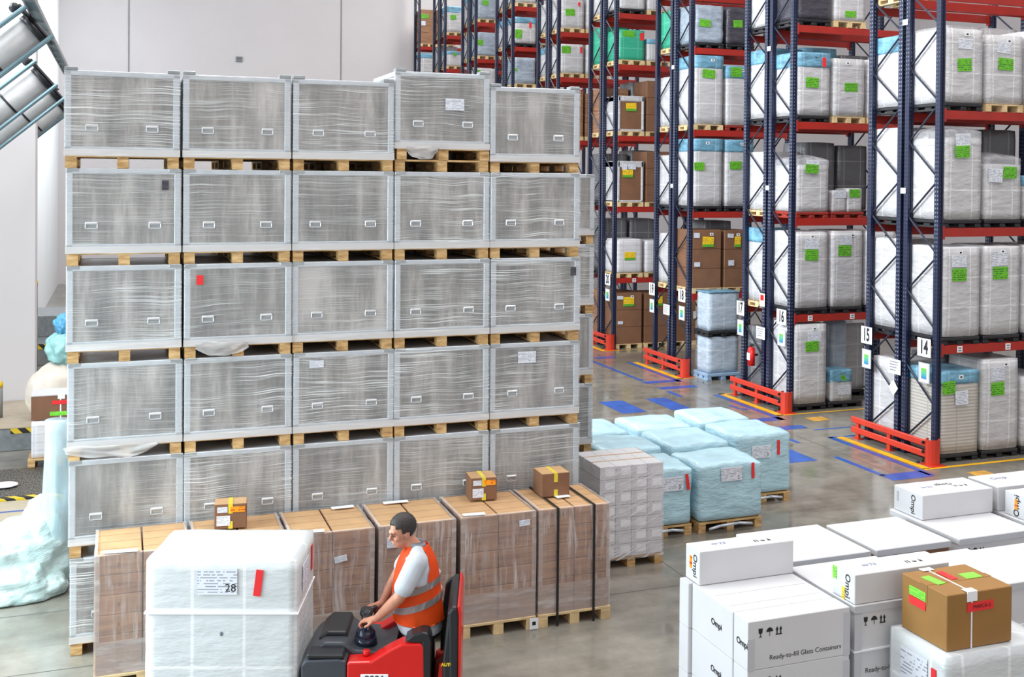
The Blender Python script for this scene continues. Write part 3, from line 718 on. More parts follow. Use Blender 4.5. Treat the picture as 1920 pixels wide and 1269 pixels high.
# ================================================================== white boxes bottom right
def ompi_box(x0, x1, y0, y1, z0, z1, label, marks=(), group='white glass-container boxes at lower right', name='white_box', bev=.004, mat='white_board'):
    w, d, h = x1-x0, y1-y0, z1-z0
    e = empty(name, ((x0+x1)/2, (y0+y1)/2, z0), 0, label, 'box', group)
    b = MB(); b.box(-w/2, w/2, -d/2, d/2, .001, h-.001, bev); link('carton', b.mesh('carton', mat), e)
    for k in marks:
        if k == 'icons': icons(e, (-w/2+.17, -d/2-.002, h-.115), FRONT, .06)
        if k == 'ready': lettering('printed_text', e, 'Ready-to-fill Glass Containers', .048, (.05, -d/2-.002, .07), FRONT)
        if k == 'ready2': lettering('printed_text', e, 'Ready-to-fill Glass Containers', .048, (.05, -d/2-.002, h*.45), FRONT)
        if k == 'ompiL': lettering('printed_text', e, 'Ompi', .062, (-w/2-.002, -d*.12, h*.5), LEFT, off=.0015)
        if k == 'ompiV': lettering('printed_text', e, 'Ompi', .075, (-w/2-.002, -d*.18, h*.5), LEFT, off=.001, spin=-math.pi/2)
        if k == 'ompiV2': lettering('printed_text', e, 'Ompi', .085, (-w/2-.002, d*.1, h*.5), LEFT, off=.001, spin=math.pi/2)
        if k == 'orangeL': link('orange_strip', label_mesh(.03, .09, 'orange_label', 'L'), e, (-w/2, d*.12, h*.55))
        if k == 'limeL':
            link('lime_strip', label_mesh(.045, .09, 'lime_label', 'L'), e, (-w/2, d*.4, h*.75)); link('lime_strip', label_mesh(.03, .09, 'yellow_label', 'L'), e, (-w/2, -.0, h*.2))
        if k == 'greyL': link('grey_strip', label_mesh(.02, .09, 'crate_frame', 'L'), e, (-w/2, d*.36, h*.6))
        if k == 'topicons': icons(e, (w*.22, -.0, h), TOP @ Matrix.Rotation(math.pi, 4, 'Z'), .045)
        if k == 'topez': lettering('printed_text', e, 'EZ-fill', .05, (-w*.22, .02, h), TOP, 'blue_ink', spin=math.pi)
        if k == 'topompi': lettering('printed_text', e, 'Ompi', .08, (w*.05, .05, h), TOP, 'ink', spin=math.pi, off=.001)
        if k == 'topompi2': lettering('printed_text', e, 'Ompi', .08, (-w*.2, .05, h), TOP, 'blue_ink')
        if k == 'edge':
            b = MB(); b.box(-w/2-.001, w/2+.001, -d/2-.0035, -d/2, h-.055, h-.002); link('clear_tape', b.mesh('clear_tape', 'white_board_edge'), e)
        if k == 'sides':
            b = MB(); b.box(-w/2-.002, -w/2+.05, -d/2-.003, -d/2, 0, h*.65); b.box(w/2-.05, w/2+.002, -d/2-.003, -d/2, 0, h*.9); link('clear_tape', b.mesh('clear_tape', 'white_board_edge'), e)
        if k == 'grooves':
            b = MB()
            for yy in (-d*.32, d*.02): b.box(-w/2+.03, w/2-.03, yy, yy+.006, h-.001, h+.0005)
            link('lid_seam', b.mesh('lid_seam', 'white_board_edge'), e)
    return e
def pallet_for(x0, x1, y0, y1, label):
    wood_pallet(((x0+x1)/2, (y0+y1)/2, .001), x1-x0, y1-y0, .11, label, 'pallets under the white boxes')
LZ = [.114, .448, .782, 1.116, 1.45]
LAY = ['bottom layer', 'second layer from the floor', 'third layer from the floor', 'top layer']
# stack A: each layer has a front, a middle and a rear carton
pallet_for(3.97, 4.79, 6.22, 7.12, 'wooden pallet under the nearest white box stack')
for k in range(4):
    ompi_box(3.97, 4.79, 6.222, 6.40, LZ[k], LZ[k+1], 'narrow white carton, front face of the nearest stack, %s' % LAY[k], ('icons', 'ready', 'ompiL', 'sides') if k >= 2 else ('icons', 'ready', 'ompiL'))
    ompi_box(3.965, 4.785, 6.405, 6.962, LZ[k], LZ[k+1], 'wide white carton in the middle of the nearest stack, %s' % LAY[k], ('ompiL', 'grooves') if k == 3 else ('ompiL',))
    ompi_box(3.935, 4.78, 6.967, 7.10, LZ[k], LZ[k+1]-(.0 if k < 3 else .002), 'thin white carton at the rear of the nearest stack, %s' % LAY[k])
ompi_box(3.985, 4.79, 6.895, 7.10, 1.451, 1.70, 'long narrow white box lying on the nearest stack, orange strip on its end', ('ompiV', 'orangeL', 'topez', 'topicons'), 'long narrow white boxes lying on stacks', 'narrow_box')
def slab(x0, x1, y0, y1, z, label, mat='white_board', brown=False, marks=('edge', 'icons')):
    # one wrapped block of cartons with a lid
    w, d = x1-x0, y1-y0
    e = empty('boxed_load', ((x0+x1)/2, (y0+y1)/2, .114), 0, label, 'box stack', 'white lidded box stacks')
    h = z-.114
    b = MB(); b.box(-w/2+.008, w/2-.008, -d/2+.008, d/2-.008, 0, h-.05, .006); 
    for k in range(1, 4):
        b.mi = 1; b.box(-w/2+.006, w/2-.006, -d/2+.006, d/2-.006, h*k/4-.002, h*k/4+.002)
    link('carton_block', b.mesh('carton_block', ['carton_dark', 'carton_board'] if brown else ['white_board', 'white_board_edge']), e)
    b = MB(); b.box(-w/2, w/2, -d/2, d/2, h-.055, h, .006); b.mi = 1; b.box(-w/2-.001, w/2+.001, -d/2-.002, -d/2, h-.053, h-.004)
    link('lid', b.mesh('lid', ['white_board', 'white_board_edge']), e)
    if 'icons' in marks: icons(e, (-w/2+.17, -d/2+.005, h-.15), FRONT, .06)
    if 'ready' in marks: lettering('printed_text', e, 'Ready-to-fill Glass Containers', .05, (-w/2+.40, -d/2+.005, h-.47), FRONT)
    if 'corner' in marks:
        b = MB(); b.box(-w/2+.003, -w/2+.06, -d/2+.001, -d/2+.009, 0, h-.06); link('clear_tape', b.mesh('clear_tape', 'white_board_edge'), e)
    if 'strap' in marks:
        b = MB(); b.box(-w/2-.003, w/2+.003, -d/2-.001, d/2+.003, h-.33, h-.318); link('white_strap', b.mesh('white_strap', 'white_strap'), e)
    pallet_for(x0+.02, x1-.02, y0+.01, y1-.01, 'wooden pallet under the %s' % label)
    return e
slab(4.86, 5.67, 7.11, 7.82, 1.45, 'white lidded box stack behind the nearest stack')
slab(5.73, 6.47, 7.11, 7.78, 1.45, 'brown carton stack with white lid at the back edge', brown=True, marks=())
slab(6.56, 7.36, 7.11, 7.98, 1.45, 'white lidded box stack with a long narrow box along its rear', marks=('edge', 'icons', 'strap'))
slab(7.44, 8.24, 7.11, 7.98, 1.45, 'white lidded box stack at the right end of the back row', marks=('icons',))
slab(4.83, 5.64, 6.22, 7.02, 1.448, 'white lidded box stack with handling symbols, right of the nearest stack', marks=('icons', 'ready', 'corner', 'strap'))
slab(5.68, 6.46, 6.20, 6.92, 1.45, 'white lidded box stack behind the ochre carton', marks=('strap',))
slab(6.50, 7.30, 6.20, 6.92, 1.43, 'white lidded box stack at the right frame edge, middle row', marks=())
ompi_box(4.84, 5.66, 6.235, 6.485, 1.45, 1.66, 'long narrow white box with lime strips on its end, beside the ochre carton', ('ompiV', 'limeL', 'topez', 'topicons'), 'long narrow white boxes lying on stacks', 'narrow_box')
ompi_box(6.60, 7.38, 7.60, 7.97, 1.452, 1.67, 'long narrow white box on the back row, nearest the floor markings', ('ompiV', 'greyL', 'topez', 'topompi', 'topicons'), 'long narrow white boxes lying on stacks', 'narrow_box')
ompi_box(7.44, 8.22, 7.60, 7.97, 1.452, 1.67, 'long narrow white box cut by the right edge, rear one of the pair', ('topompi2', 'topicons'), 'long narrow white boxes lying on stacks', 'narrow_box')
ompi_box(7.46, 8.22, 7.20, 7.54, 1.452, 1.66, 'long narrow white box cut by the right edge, front one of the pair', ('ompiV2', 'orangeL', 'topicons'), 'long narrow white boxes lying on stacks', 'narrow_box')
# load 30 with the ochre carton on it
pallet_for(5.10, 5.98, 5.63, 6.17, 'wooden pallet under load 30')
l30 = empty('wrapped_load', (5.54, 5.90, .114), 0, 'white wrapped load numbered 30 carrying the ochre carton', 'wrapped load')
link('wrapped_goods', soft_box(.9, .56, 1.188, .006, .015, 12, 33, mat='big_white_wrap'), l30)
s = link('white_label', label_mesh(.26, .22, 'sheet_label', 'L'), l30, (-.452, .02, .99)); lettering('number', s, '30', .075, (-.006, -.08, -.07), LEFT, 'grey_ink')
link('red_tape', label_mesh(.045, .2, 'red_label', 'L'), l30, (-.454, -.17, .97))
link('white_label', label_mesh(.26, .2, 'sheet_label'), l30, (.42-.0, -.284, 1.0))
oc = empty('ochre_carton', (5.425, 5.905, 1.304), 0, 'ochre brown carton with green and red labels and white strap on load 30', 'carton')
b = MB(); b.box(-.275, .275, -.22, .22, 0, .375, .005); link('box', b.mesh('box', 'carton_ochre'), oc)
b = MB(); b.box(-.2755, .2755, -.03, .03, .3745, .377); b.box(-.277, -.275, -.035, .035, .24, .376); link('clear_tape', b.mesh('clear_tape', 'carton_ochre'), oc)
link('red_label', label_mesh(.22, .06, 'red_label'), oc, (-.0, -.221, .275)); lettering('printed_text', oc, 'MARCA-2', .035, (.01, -.228, .275), FRONT, 'ink')
link('lime_label', label_mesh(.16, .06, 'lime_label', 'L'), oc, (-.276, .06, .29)); link('red_label', label_mesh(.16, .055, 'red_label', 'L'), oc, (-.2762, .06, .225))
link('lime_label', label_mesh(.07, .15, 'lime_label', 'T'), oc, (-.17, .03, .376), (0, 0, .12)); link('lime_label', label_mesh(.13, .09, 'lime_label', 'T'), oc, (.14, .02, .376)); link('red_label', label_mesh(.055, .15, 'red_label', 'T'), oc, (-.02, .07, .378))
b = MB(); b.box(-.078, -.068, -.2235, .2235, .376, .379); b.box(-.078, -.068, -.2245, -.2215, 0, .378); b.box(-.078, -.068, .2215, .2245, 0, .378); link('white_strap', b.mesh('white_strap', 'white_strap'), oc)
b = MB(); b.box(-.115, -.03, -.229, -.2215, .315, .384, .002); b.box(-.115, -.03, -.2255, -.17, .379, .384, .002); link('corner_protector', b.mesh('corner_protector', 'white_strap'), oc)
b = MB(); b.box(-.125, -.03, .18, .23, .379, .384, .002); link('corner_protector', b.mesh('corner_protector', 'white_strap'), oc)
# ================================================================== pallet racks
RX = 12.01; BAY = 2.56
LEV = [0, 1.773, 3.617, 5.461, 7.305, 8.63, 9.95]
def ry(k):   # near and far faces of rack k
    if k % 2 == 0: y = 13.56+(k-14)/2*3.925; return y, y+.80
    y = 13.56+(k-15)/2*3.925+.87; return y, y+.84
def rack_name(k):
    if k == 30: return 'the farthest single rack'
    q = ['nearest', 'second', 'third', 'fourth', 'fifth', 'sixth', 'seventh', 'eighth'][(k-14)//2]
    return ('front of %s rack pair from right' if k % 2 == 0 else 'rear of %s rack pair from right') % q
RTOP = 14.3
def post_mesh():
    b = MB(); w, d = .045, .05
    pts = [(-w, -d), (-w*.35, -d), (-w*.35, -d+.012), (w*.35, -d+.012), (w*.35, -d), (w, -d), (w, d), (w*.35, d), (w*.35, d-.012), (-w*.35, d-.012), (-w*.35, d), (-w, d)]
    b.prism(pts, 'z', .0, RTOP); b.box(-.07, .07, -.075, .075, 0, .012)
    return b.mesh('post', 'rack_post')
def brace_mesh(dp):
    b = MB(); z = .25; s = 0; y0, y1 = .05, dp-.05
    while z < RTOP-.7:
        a, c = (y1, y0) if s == 0 else (y0, y1)
        b.cone((0, a, z), (0, c, z+.6), .017, .017, 6); z += .6; s = 1-s
    b.cone((0, y0, .12), (0, y1, .12), .017, .017, 6)
    return b.mesh('bracing', 'rack_brace')
def beam_mesh():
    b = MB(); b.box(0, BAY-.09, -.022, .022, -.07, .07, .006)
    for x in (0, BAY-.13): b.box(x, x+.04, -.028, .03, -.11, .10, .003)
    return b.mesh('beam', 'beam_red')
PM = post_mesh(); BM_ = beam_mesh()
for k in range(14, 31):
    ya, yb = ry(k); dp = yb-ya
    lab = {30: 'blue and red pallet rack against the back wall, farthest away'}.get(k, 'blue and red pallet rack, %s%s' % (rack_name(k), (', plate %d' % k) if k <= 20 else ''))
    e = empty('pallet_rack', (RX, ya, 0), 0, lab, 'pallet rack', 'pallet racks')
    br = cached(('br', round(dp, 2)), lambda: brace_mesh(dp))
    for x in (.045, .045+BAY):
        link('post', PM, e, (x, .05, 0)); link('post', PM, e, (x, dp-.05, 0)); link('bracing', br, e, (x, 0, 0))
    for z in LEV[1:]:
        for y in (.022, dp-.022): link('beam', BM_, e, (.09, y, z))
    # small white tags on the beam, as on the low beams
    if k in (14, 16, 20):
        for x in ((.45, 1.42) if k != 20 else (.6,)):
            t_ = link('beam_tag', label_mesh(.1, .1, 'paper'), e, (x, -.001, 1.773))
            b = MB(); b.box(-.03, .03, -.006, -.005, -.03, -.012); b.box(-.03, .03, -.006, -.005, .01, .03); link('printed_mark', b.mesh('printed_mark', 'grey_ink'), t_)
    if k in (14, 16, 18):
        for z in (4.26, 7.0): link('spacer_tag', label_mesh(.12, .09, 'paper', 'L'), e, (-.012, .80, z))
# number plates and picture sheets
def plate(k, y0, y1):
    w = y0-y1; e = empty('rack_number_plate', (11.975, (y0+y1)/2, 1.785), 0, 'white plate reading %d, end post of %s' % (k, rack_name(k)), 'sign', 'rack number plates')
    b = MB(); b.box(-.006, 0, -w/2, w/2, -.145, .145, .002); link('plate', b.mesh('plate', 'paper'), e)
    lettering('number', e, str(k), .30, (-.008, 0, 0), LEFT, 'ink', sx=.62*min(1, w/.30), off=.010)
    e = empty('picture_sheet', (11.975, (y0+y1)/2-.01, 1.385), 0, 'framed green and blue picture sheet, end post of %s' % rack_name(k), 'sign', 'sheets under the rack plates')
    b = MB(); b.box(-.008, 0, -w*.42, w*.42, -.16, .16, .002); link('holder', b.mesh('holder', 'crate_frame'), e)
    link('picture', label_mesh(w*.4, .17, 'sheet_picture', 'L'), e, (-.008, 0, -.01))
    b = MB(); b.box(-.0085, -.008, -w*.33, w*.33, -.145, .145); link('paper', b.mesh('paper', 'paper'), e)
for k, y0, y1 in ((14, 13.95, 13.65), (15, 15.34, 15.06), (16, 17.88, 17.56), (17, 19.32, 19.04), (18, 21.8, 21.48), (19, 23.24, 22.96), (20, 25.76, 25.44)): plate(k, y0, y1)
for (y, z, k) in ((14.48, 1.37, '14 and 15'), (18.42, 1.38, '16 and 17'), (22.35, 1.38, '18 and 19')):
    e = empty('load_notice', (11.97, y, z), 0, 'white load notice hung on the frame between racks of the %s' % {'14 and 15': 'nearest pair', '16 and 17': 'second pair from right', '18 and 19': 'third pair from right'}[k], 'sign', 'load notices between the racks')
    b = MB(); b.box(-.008, 0, -.15, .15, -.12, .12, .002); link('panel', b.mesh('panel', 'paper'), e)
    b = MB()
    for q in range(4): b.box(-.009, -.008, -.1+.02*q, .11, .07-.045*q, .085-.045*q)
    link('printed_lines', b.mesh('printed_lines', 'grey_ink'), e)
e = empty('diamond_sign', (11.97, 14.5, 1.02), 0, 'white diamond-shaped card hanging below the notice between racks 14 and 15', 'sign')
b = MB(); b.prism([(0, -.13), (.11, 0), (0, .13), (-.11, 0)], 'x', -.006, 0); link('card', b.mesh('card', 'paper'), e)
e = empty('extinguisher_sign', (11.97, 18.38, 2.04), 0, 'small white and red sign above the fire extinguisher between racks 16 and 17', 'sign')
b = MB(); b.box(-.006, 0, -.09, .09, -.13, .13, .002); link('panel', b.mesh('panel', 'paper'), e)
b = MB(); b.box(-.008, -.006, -.06, .06, -.01, .1); link('red_symbol', b.mesh('red_symbol', 'extinguisher_red'), e)
# fire extinguisher
e = empty('fire_extinguisher', (11.86, 18.58, .70), 0, 'red fire extinguisher hanging between racks 16 and 17', 'fire extinguisher')
b = MB(); b.cone((0, 0, .02), (0, 0, .33), .075, .075, 20); b.ell((0, 0, .33), (.075, .075, .06)); b.ell((0, 0, .02), (.075, .075, .02)); link('cylinder', b.mesh('cylinder', 'extinguisher_red', True), e)
b = MB(); b.cone((0, 0, .37), (0, 0, .42), .02, .02); b.box(-.02, .02, -.09, .03, .41, .425); b.box(-.015, .015, -.08, .03, .435, .447); link('valve', b.mesh('valve', 'dark_steel'), e)
b = MB(); b.tube([(0, .02, .4), (0, .09, .38), (-.02, .1, .25), (-.03, .09, .12)], .012); link('hose', b.mesh('hose', 'truck_black', True), e)
b = MB(); b.box(-.0775, -.05, -.05, .05, .12, .27, .01); link('label', b.mesh('label', 'paper'), e)
b = MB(); b.box(.07, .14, -.02, .02, .2, .24); link('bracket', b.mesh('bracket', 'dark_steel'), e)
# end guards
def guard(k):
    y0 = 13.56+(k-14)/2*3.925
    e = empty('rack_end_guard', (11.86, y0, 0), 0, 'red floor guard rail across the end of the %s rack pair from right' % ['nearest', 'second', 'third', 'fourth'][(k-14)//2], 'guard rail', 'red rack end guards')
    for z in (.10, .27):
        b = MB(); b.box(-.02, .03, -.02, 1.86, z, z+.10, .012); link('rail', b.mesh('rail', 'guard_red'), e)
    for y in (.92, 1.72):
        b = MB(); b.box(.0, .05, y-.04, y+.04, 0, .36, .004); b.box(-.03, .1, y-.07, y+.07, 0, .012); link('stand', b.mesh('stand', 'guard_red'), e)
    b = MB(); pts = [(.115*math.cos(a)-.0, .10*math.sin(a)) for a in [math.pi*.5+math.pi*i/10*1.5 for i in range(11)]]
    pts2 = [(p[0]*.9, p[1]*.9) for p in pts][::-1]
    b.prism([(p[0]+.06, p[1]-.04) for p in pts+pts2], 'z', 0, .40); b.box(-.09, .2, -.2, .09, 0, .01)
    link('post_shoe', b.mesh('post_shoe', 'guard_red'), e)
    b = MB()
    for z in (.06, .2, .345): b.box(-.07, -.02, .04, .07, z-.03, z+.02, .01)
    b.ell((-.07, .13, .015), (.03, .03, .02)); link('rubber_stop', b.mesh('rubber_stop', 'truck_black'), e)
for k in (14, 16, 18, 20): guard(k)

# ================================================================== loads on the racks
LVN = ['floor', 'first beam', 'second beam', 'third beam', 'fourth beam', 'fifth beam', 'sixth beam']
SLN = {1: 'at end', 2: 'second along', 3: 'third along'}
SXM = {1: (12.10, 12.85), 2: (12.92, 13.66), 3: (13.73, 14.45)}
KIND = {'W': ('white_wrap', 'white wrapped load'), 'WB': ('white_wrap', 'blue-topped white load'), 'LY': ('layered_wrap', 'layered blue-topped load'), 'CL': ('white_wrap', 'clear-hooded white load'), 'BR': ('carton_board', 'brown carton load'),
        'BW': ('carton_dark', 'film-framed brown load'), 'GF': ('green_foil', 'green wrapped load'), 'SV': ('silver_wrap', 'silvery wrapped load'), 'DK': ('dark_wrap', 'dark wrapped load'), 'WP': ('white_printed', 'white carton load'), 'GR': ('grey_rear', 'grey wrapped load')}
def rack_load(k, lv, s, h, kind, pal, labs, seed):
    ya, yb = ry(k); x0, x1 = SXM[s]; zb = LEV[lv]+(.072 if lv else .002); back = k % 2 == 1
    rn = rack_name(k); at = '%s, %s, %s' % (LVN[lv], rn, SLN[s])
    yc = (ya+yb)/2+(-.02 if not back else .0); dd = .78
    ph = .12; w = x1-x0
    pl = (({'B': 'black plastic pallet', 'P': 'wooden pallet', 'R': 'red pallet'})[pal])+' on '+at
    if pal == 'P': wood_pallet(((x0+x1)/2, yc, zb), w, dd, ph, pl, 'pallets on the racks', pale=True, simple_=True)
    else: plastic_pallet(((x0+x1)/2, yc, zb), w, dd, ph, pl, 'pallets on the racks', 'black_plastic' if pal == 'B' else 'red_pallet_paint')
    mat, word = KIND[kind]
    e = empty('pallet_load', ((x0+x1)/2, yc, zb+ph+.001), 0, '%s on %s' % (word, at), 'pallet load', 'loads stored on the racks')
    H = h-ph; Hg = H
    if kind == 'CL': Hg = H-.12
    if kind in ('BR',):
        b = MB(); n = 2 if H < 1.2 else 3
        for q in range(n): b.box(-w/2+.01, w/2-.01, -dd/2+.01, dd/2-.01, H*q/n, H*(q+1)/n-.004, .008)
        me = b.mesh('cartons', 'carton_dark' if k < 21 else 'carton_board'); link('cartons', me, e)
    elif kind == 'BW':
        b = MB(); b.box(-w/2+.05, w/2-.05, -dd/2+.02, dd/2-.02, 0, H*.86, .01); link('cartons', b.mesh('cartons', 'carton_dark'), e)
        b = MB()
        for sx in (-1, 1): b.box(min(sx*w/2, sx*(w/2-.07)), max(sx*w/2, sx*(w/2-.07)), -dd/2, dd/2, 0, H, .015)
        b.box(-w/2, w/2, -dd/2, dd/2, H*.84, H, .02); b.box(-w/2, w/2, -dd/2, dd/2, 0, .05, .01); link('foam_wrap', b.mesh('foam_wrap', 'white_wrap'), e)
    else:
        link('wrapped_goods', soft_box(w-.01, dd, Hg, .012 if kind != 'SV' else .03, .03, 7, seed, mat=mat), e)
    if kind in ('WB', 'LY'):
        b = MB(); hb = min(.30, H*.25)*(.75 if kind == 'LY' else 1)
        me = soft_box(w+.008, dd+.016, hb, .01, .02, 5, seed+50, mat='blue_hood'); link('blue_film_hood', me, e, (0, 0, H-hb+.006))
    if kind == 'CL':
        me = soft_box(w+.01, dd+.02, H-(Hg-.15), .02, .05, 7, seed+9, .08, mat='clear_hood'); link('clear_film_hood', me, e, (0, 0, Hg-.15))
    for li, (t, a, b_, c, d_) in enumerate(labs):
        a = max(a, x0+.01); b_ = min(b_, x1-.01)
        if b_-a < .05: continue
        nm, mt = LABNAME[t]
        link(nm, label_mesh(round(b_-a, 2), round(d_-c, 2), mt), e, ((a+b_)/2-(x0+x1)/2, -dd/2-(.034 if kind == 'CL' else .018 if kind in ('WB', 'LY') else .002)-.0052*li, min((c+d_)/2, zb+h-.12)-(zb+ph)), (0, random.uniform(-.06, .06), 0))
        if t == 'y': link('green_strip', label_mesh(round(b_-a, 2), .06, 'green_strip'), e, ((a+b_)/2-(x0+x1)/2, -dd/2-.0085-.0052*li, c-(zb+ph)+.02))
    if not back and kind in ('W', 'WB', 'BR', 'LY') and k <= 20:
        t_ = link('small_tag', label_mesh(.09, .06, 'paper'), e, (random.uniform(-.05, .12), -dd/2-.003, H-.1)); b = MB(); b.box(-.02, .02, -.006, -.005, -.012, .012); link('printed_mark', b.mesh('printed_mark', 'ink'), t_)
    return e
RACK_LOADS = [
    (14, 0, 1, 1.432, 'LY', 'B', [('g', 12.11, 12.36, 1.08, 1.28), ('w', 12.36, 12.61, 0.9, 1.12)]),
    (14, 0, 2, 1.586, 'W', 'B', [('w', 13.08, 13.36, 1.24, 1.46), ('g', 13.09, 13.35, 1.0, 1.21)]),
    (14, 0, 3, 1.259, 'W', 'B', [('g', 13.61, 13.77, 1.06, 1.23)]),
    (14, 1, 1, 1.552, 'W', 'B', [('w', 12.27, 12.56, 3.07, 3.26), ('g', 12.28, 12.56, 2.85, 3.05)]),
    (14, 1, 2, 1.558, 'W', 'B', [('w', 13.07, 13.38, 3.08, 3.32), ('g', 13.09, 13.39, 2.86, 3.06)]),
    (14, 1, 3, 1.565, 'W', 'B', []),
    (14, 2, 1, 1.546, 'CL', 'B', [('w', 12.29, 12.58, 4.98, 5.17), ('g', 12.28, 12.56, 4.79, 4.98)]),
    (14, 2, 2, 1.139, 'CL', 'B', [('w', 12.95, 13.23, 4.41, 4.63), ('g', 13.24, 13.51, 4.47, 4.66)]),
    (14, 2, 3, 0.83, 'WB', 'B', []),
    (14, 3, 1, 1.298, 'W', 'B', [('w', 12.34, 12.62, 6.5, 6.66), ('g', 12.33, 12.6, 6.15, 6.35)]),
    (14, 3, 2, 1.233, 'W', 'P', [('w', 13.12, 13.39, 6.47, 6.65), ('g', 13.14, 13.44, 6.2, 6.39)]),
    (14, 3, 3, 1.336, 'W', 'P', []),
    (16, 0, 1, 1.663, 'W', 'B', [('w', 12.41, 12.71, 1.31, 1.51), ('g', 12.35, 12.65, 1.13, 1.33)]),
    (16, 1, 1, 1.592, 'W', 'B', [('w', 12.32, 12.63, 3.1, 3.31), ('g', 12.32, 12.61, 2.88, 3.09)]),
    (16, 1, 2, 1.606, 'W', 'B', [('w', 13.11, 13.39, 3.17, 3.37), ('g', 13.08, 13.37, 2.95, 3.16)]),
    (16, 1, 3, 1.599, 'W', 'B', []),
    (16, 2, 1, 1.148, 'CL', 'R', [('w', 12.3, 12.58, 4.75, 4.92), ('g', 12.28, 12.57, 4.55, 4.72)]),
    (16, 3, 1, 1.331, 'WB', 'B', [('g', 12.28, 12.57, 6.19, 6.38), ('r', 12.65, 12.73, 6.59, 6.77)]),
    (16, 3, 2, 1.256, 'W', 'P', [('g', 13.18, 13.48, 6.14, 6.31)]),
    (16, 3, 3, 1.262, 'W', 'P', []),
    (16, 4, 1, 0.787, 'DK', 'B', []),
    (16, 4, 2, 0.843, 'W', 'P', [('g', 13.17, 13.42, 7.58, 7.7)]),
    (18, 1, 1, 1.433, 'BR', 'P', [('w', 12.13, 12.28, 3.1, 3.21), ('y', 12.35, 12.64, 2.9, 3.12), ('w', 12.14, 12.29, 2.45, 2.55)]),
    (18, 1, 2, 1.414, 'BR', 'P', [('w', 13.0, 13.16, 3.12, 3.21), ('y', 13.18, 13.34, 2.89, 3.12), ('w', 13.02, 13.17, 2.46, 2.58)]),
    (18, 2, 1, 1.647, 'WB', 'B', [('g', 12.1, 12.37, 4.62, 4.8)]),
    (18, 2, 2, 1.64, 'WB', 'B', [('g', 13.03, 13.33, 4.65, 4.83)]),
    (18, 3, 1, 1.676, 'WB', 'P', [('g', 12.3, 12.62, 6.7, 6.89)]),
    (18, 3, 2, 1.471, 'WB', 'R', [('g', 13.03, 13.31, 6.75, 6.97)]),
    (18, 4, 1, 0.982, 'SV', 'B', [('g', 12.22, 12.5, 7.85, 8.01)]),
    (18, 4, 2, 0.972, 'DK', 'B', [('g', 13.09, 13.33, 7.88, 8.04)]),
    (20, 0, 1, 1.447, 'BR', 'P', [('y', 12.3, 12.61, 1.11, 1.34), ('w', 12.12, 12.29, 1.29, 1.38), ('w', 12.14, 12.29, 0.64, 0.72)]),
    (20, 0, 2, 1.424, 'BR', 'P', [('y', 13.25, 13.44, 1.1, 1.33)]),
    (20, 0, 3, 1.359, 'BR', 'P', [('w', 14.36, 14.51, 0.71, 0.9)]),
    (20, 1, 1, 1.008, 'WP', 'P', [('y', 12.32, 12.63, 2.31, 2.51)]),
    (20, 1, 2, 0.97, 'WP', 'P', []),
    (20, 1, 3, 0.961, 'W', 'P', []),
    (20, 2, 1, 1.188, 'BW', 'P', [('y', 12.24, 12.54, 4.46, 4.65), ('w', 12.22, 12.37, 4.65, 4.79), ('w', 12.4, 12.62, 4.66, 4.79)]),
    (20, 2, 2, 1.45, 'BR', 'P', [('y', 13.25, 13.47, 4.75, 4.96)]),
    (20, 3, 1, 1.032, 'BW', 'P', [('y', 12.32, 12.62, 6.18, 6.38)]),
    (20, 3, 2, 1.45, 'BR', 'P', [('y', 13.23, 13.45, 6.62, 6.83)]),
    (20, 4, 1, 0.914, 'GF', 'P', [('g', 12.21, 12.55, 8.09, 8.25), ('r', 12.7, 12.81, 8.02, 8.21)]),
    (20, 4, 2, 0.694, 'WB', 'P', []),
    (20, 5, 1, 0.623, 'W', 'B', []),
    (20, 5, 2, 0.608, 'W', 'P', []),
    (22, 3, 1, 1.456, 'BR', 'P', []),
    (22, 3, 2, 1.39, 'BR', 'P', []),
    (22, 4, 1, 0.987, 'W', 'P', [('g', 12.13, 12.42, 8.08, 8.29), ('r', 12.72, 12.79, 8.1, 8.28)]),
    (22, 4, 2, 0.996, 'W', 'P', []),
    (22, 5, 1, 1.098, 'W', 'P', [('g', 12.24, 12.54, 9.18, 9.38), ('r', 12.64, 12.71, 9.47, 9.59)]),
    (22, 5, 2, 1.151, 'W', 'P', []),
    (24, 4, 1, 0.997, 'SV', 'P', [('g', 11.99, 12.2, 7.91, 7.99)]),
    (24, 4, 2, 0.946, 'BR', 'P', []),
    (24, 5, 1, 0.979, 'WB', 'B', [('g', 12.07, 12.34, 8.98, 9.26), ('r', 12.59, 12.67, 9.33, 9.52)]),
    (24, 5, 2, 0.991, 'WB', 'P', []),
    (24, 6, 1, 0.912, 'W', 'P', []),
    (26, 4, 1, 0.993, 'W', 'P', [('g', 12.06, 12.25, 8.24, 8.33)]),
    (26, 5, 1, 0.977, 'SV', 'P', [('g', 12.07, 12.32, 9.19, 9.39)]),
    (26, 5, 2, 0.982, 'W', 'P', []),
    (26, 6, 1, 1.291, 'SV', 'P', [('g', 12.27, 12.51, 10.64, 10.82)]),
    (28, 5, 1, 0.704, 'WB', 'P', [('g', 12.38, 12.51, 9.24, 9.36)]),
    (28, 6, 1, 1.153, 'WB', 'P', [('g', 12.24, 12.48, 10.65, 10.83)]),
    (28, 6, 2, 1.161, 'W', 'P', []),
    (30, 5, 1, 1.033, 'WB', 'P', []),
    (30, 6, 1, 1.588, 'BR', 'P', [('g', 12.05, 12.45, 11.22, 11.4), ('w', 12.12, 12.31, 10.92, 11.11)]),
    (30, 6, 2, 1.592, 'W', 'P', []),
]
for i, (k, lv, s, h, kind, pal, labs) in enumerate(RACK_LOADS): rack_load(k, lv, s, h, kind, pal, labs, i)
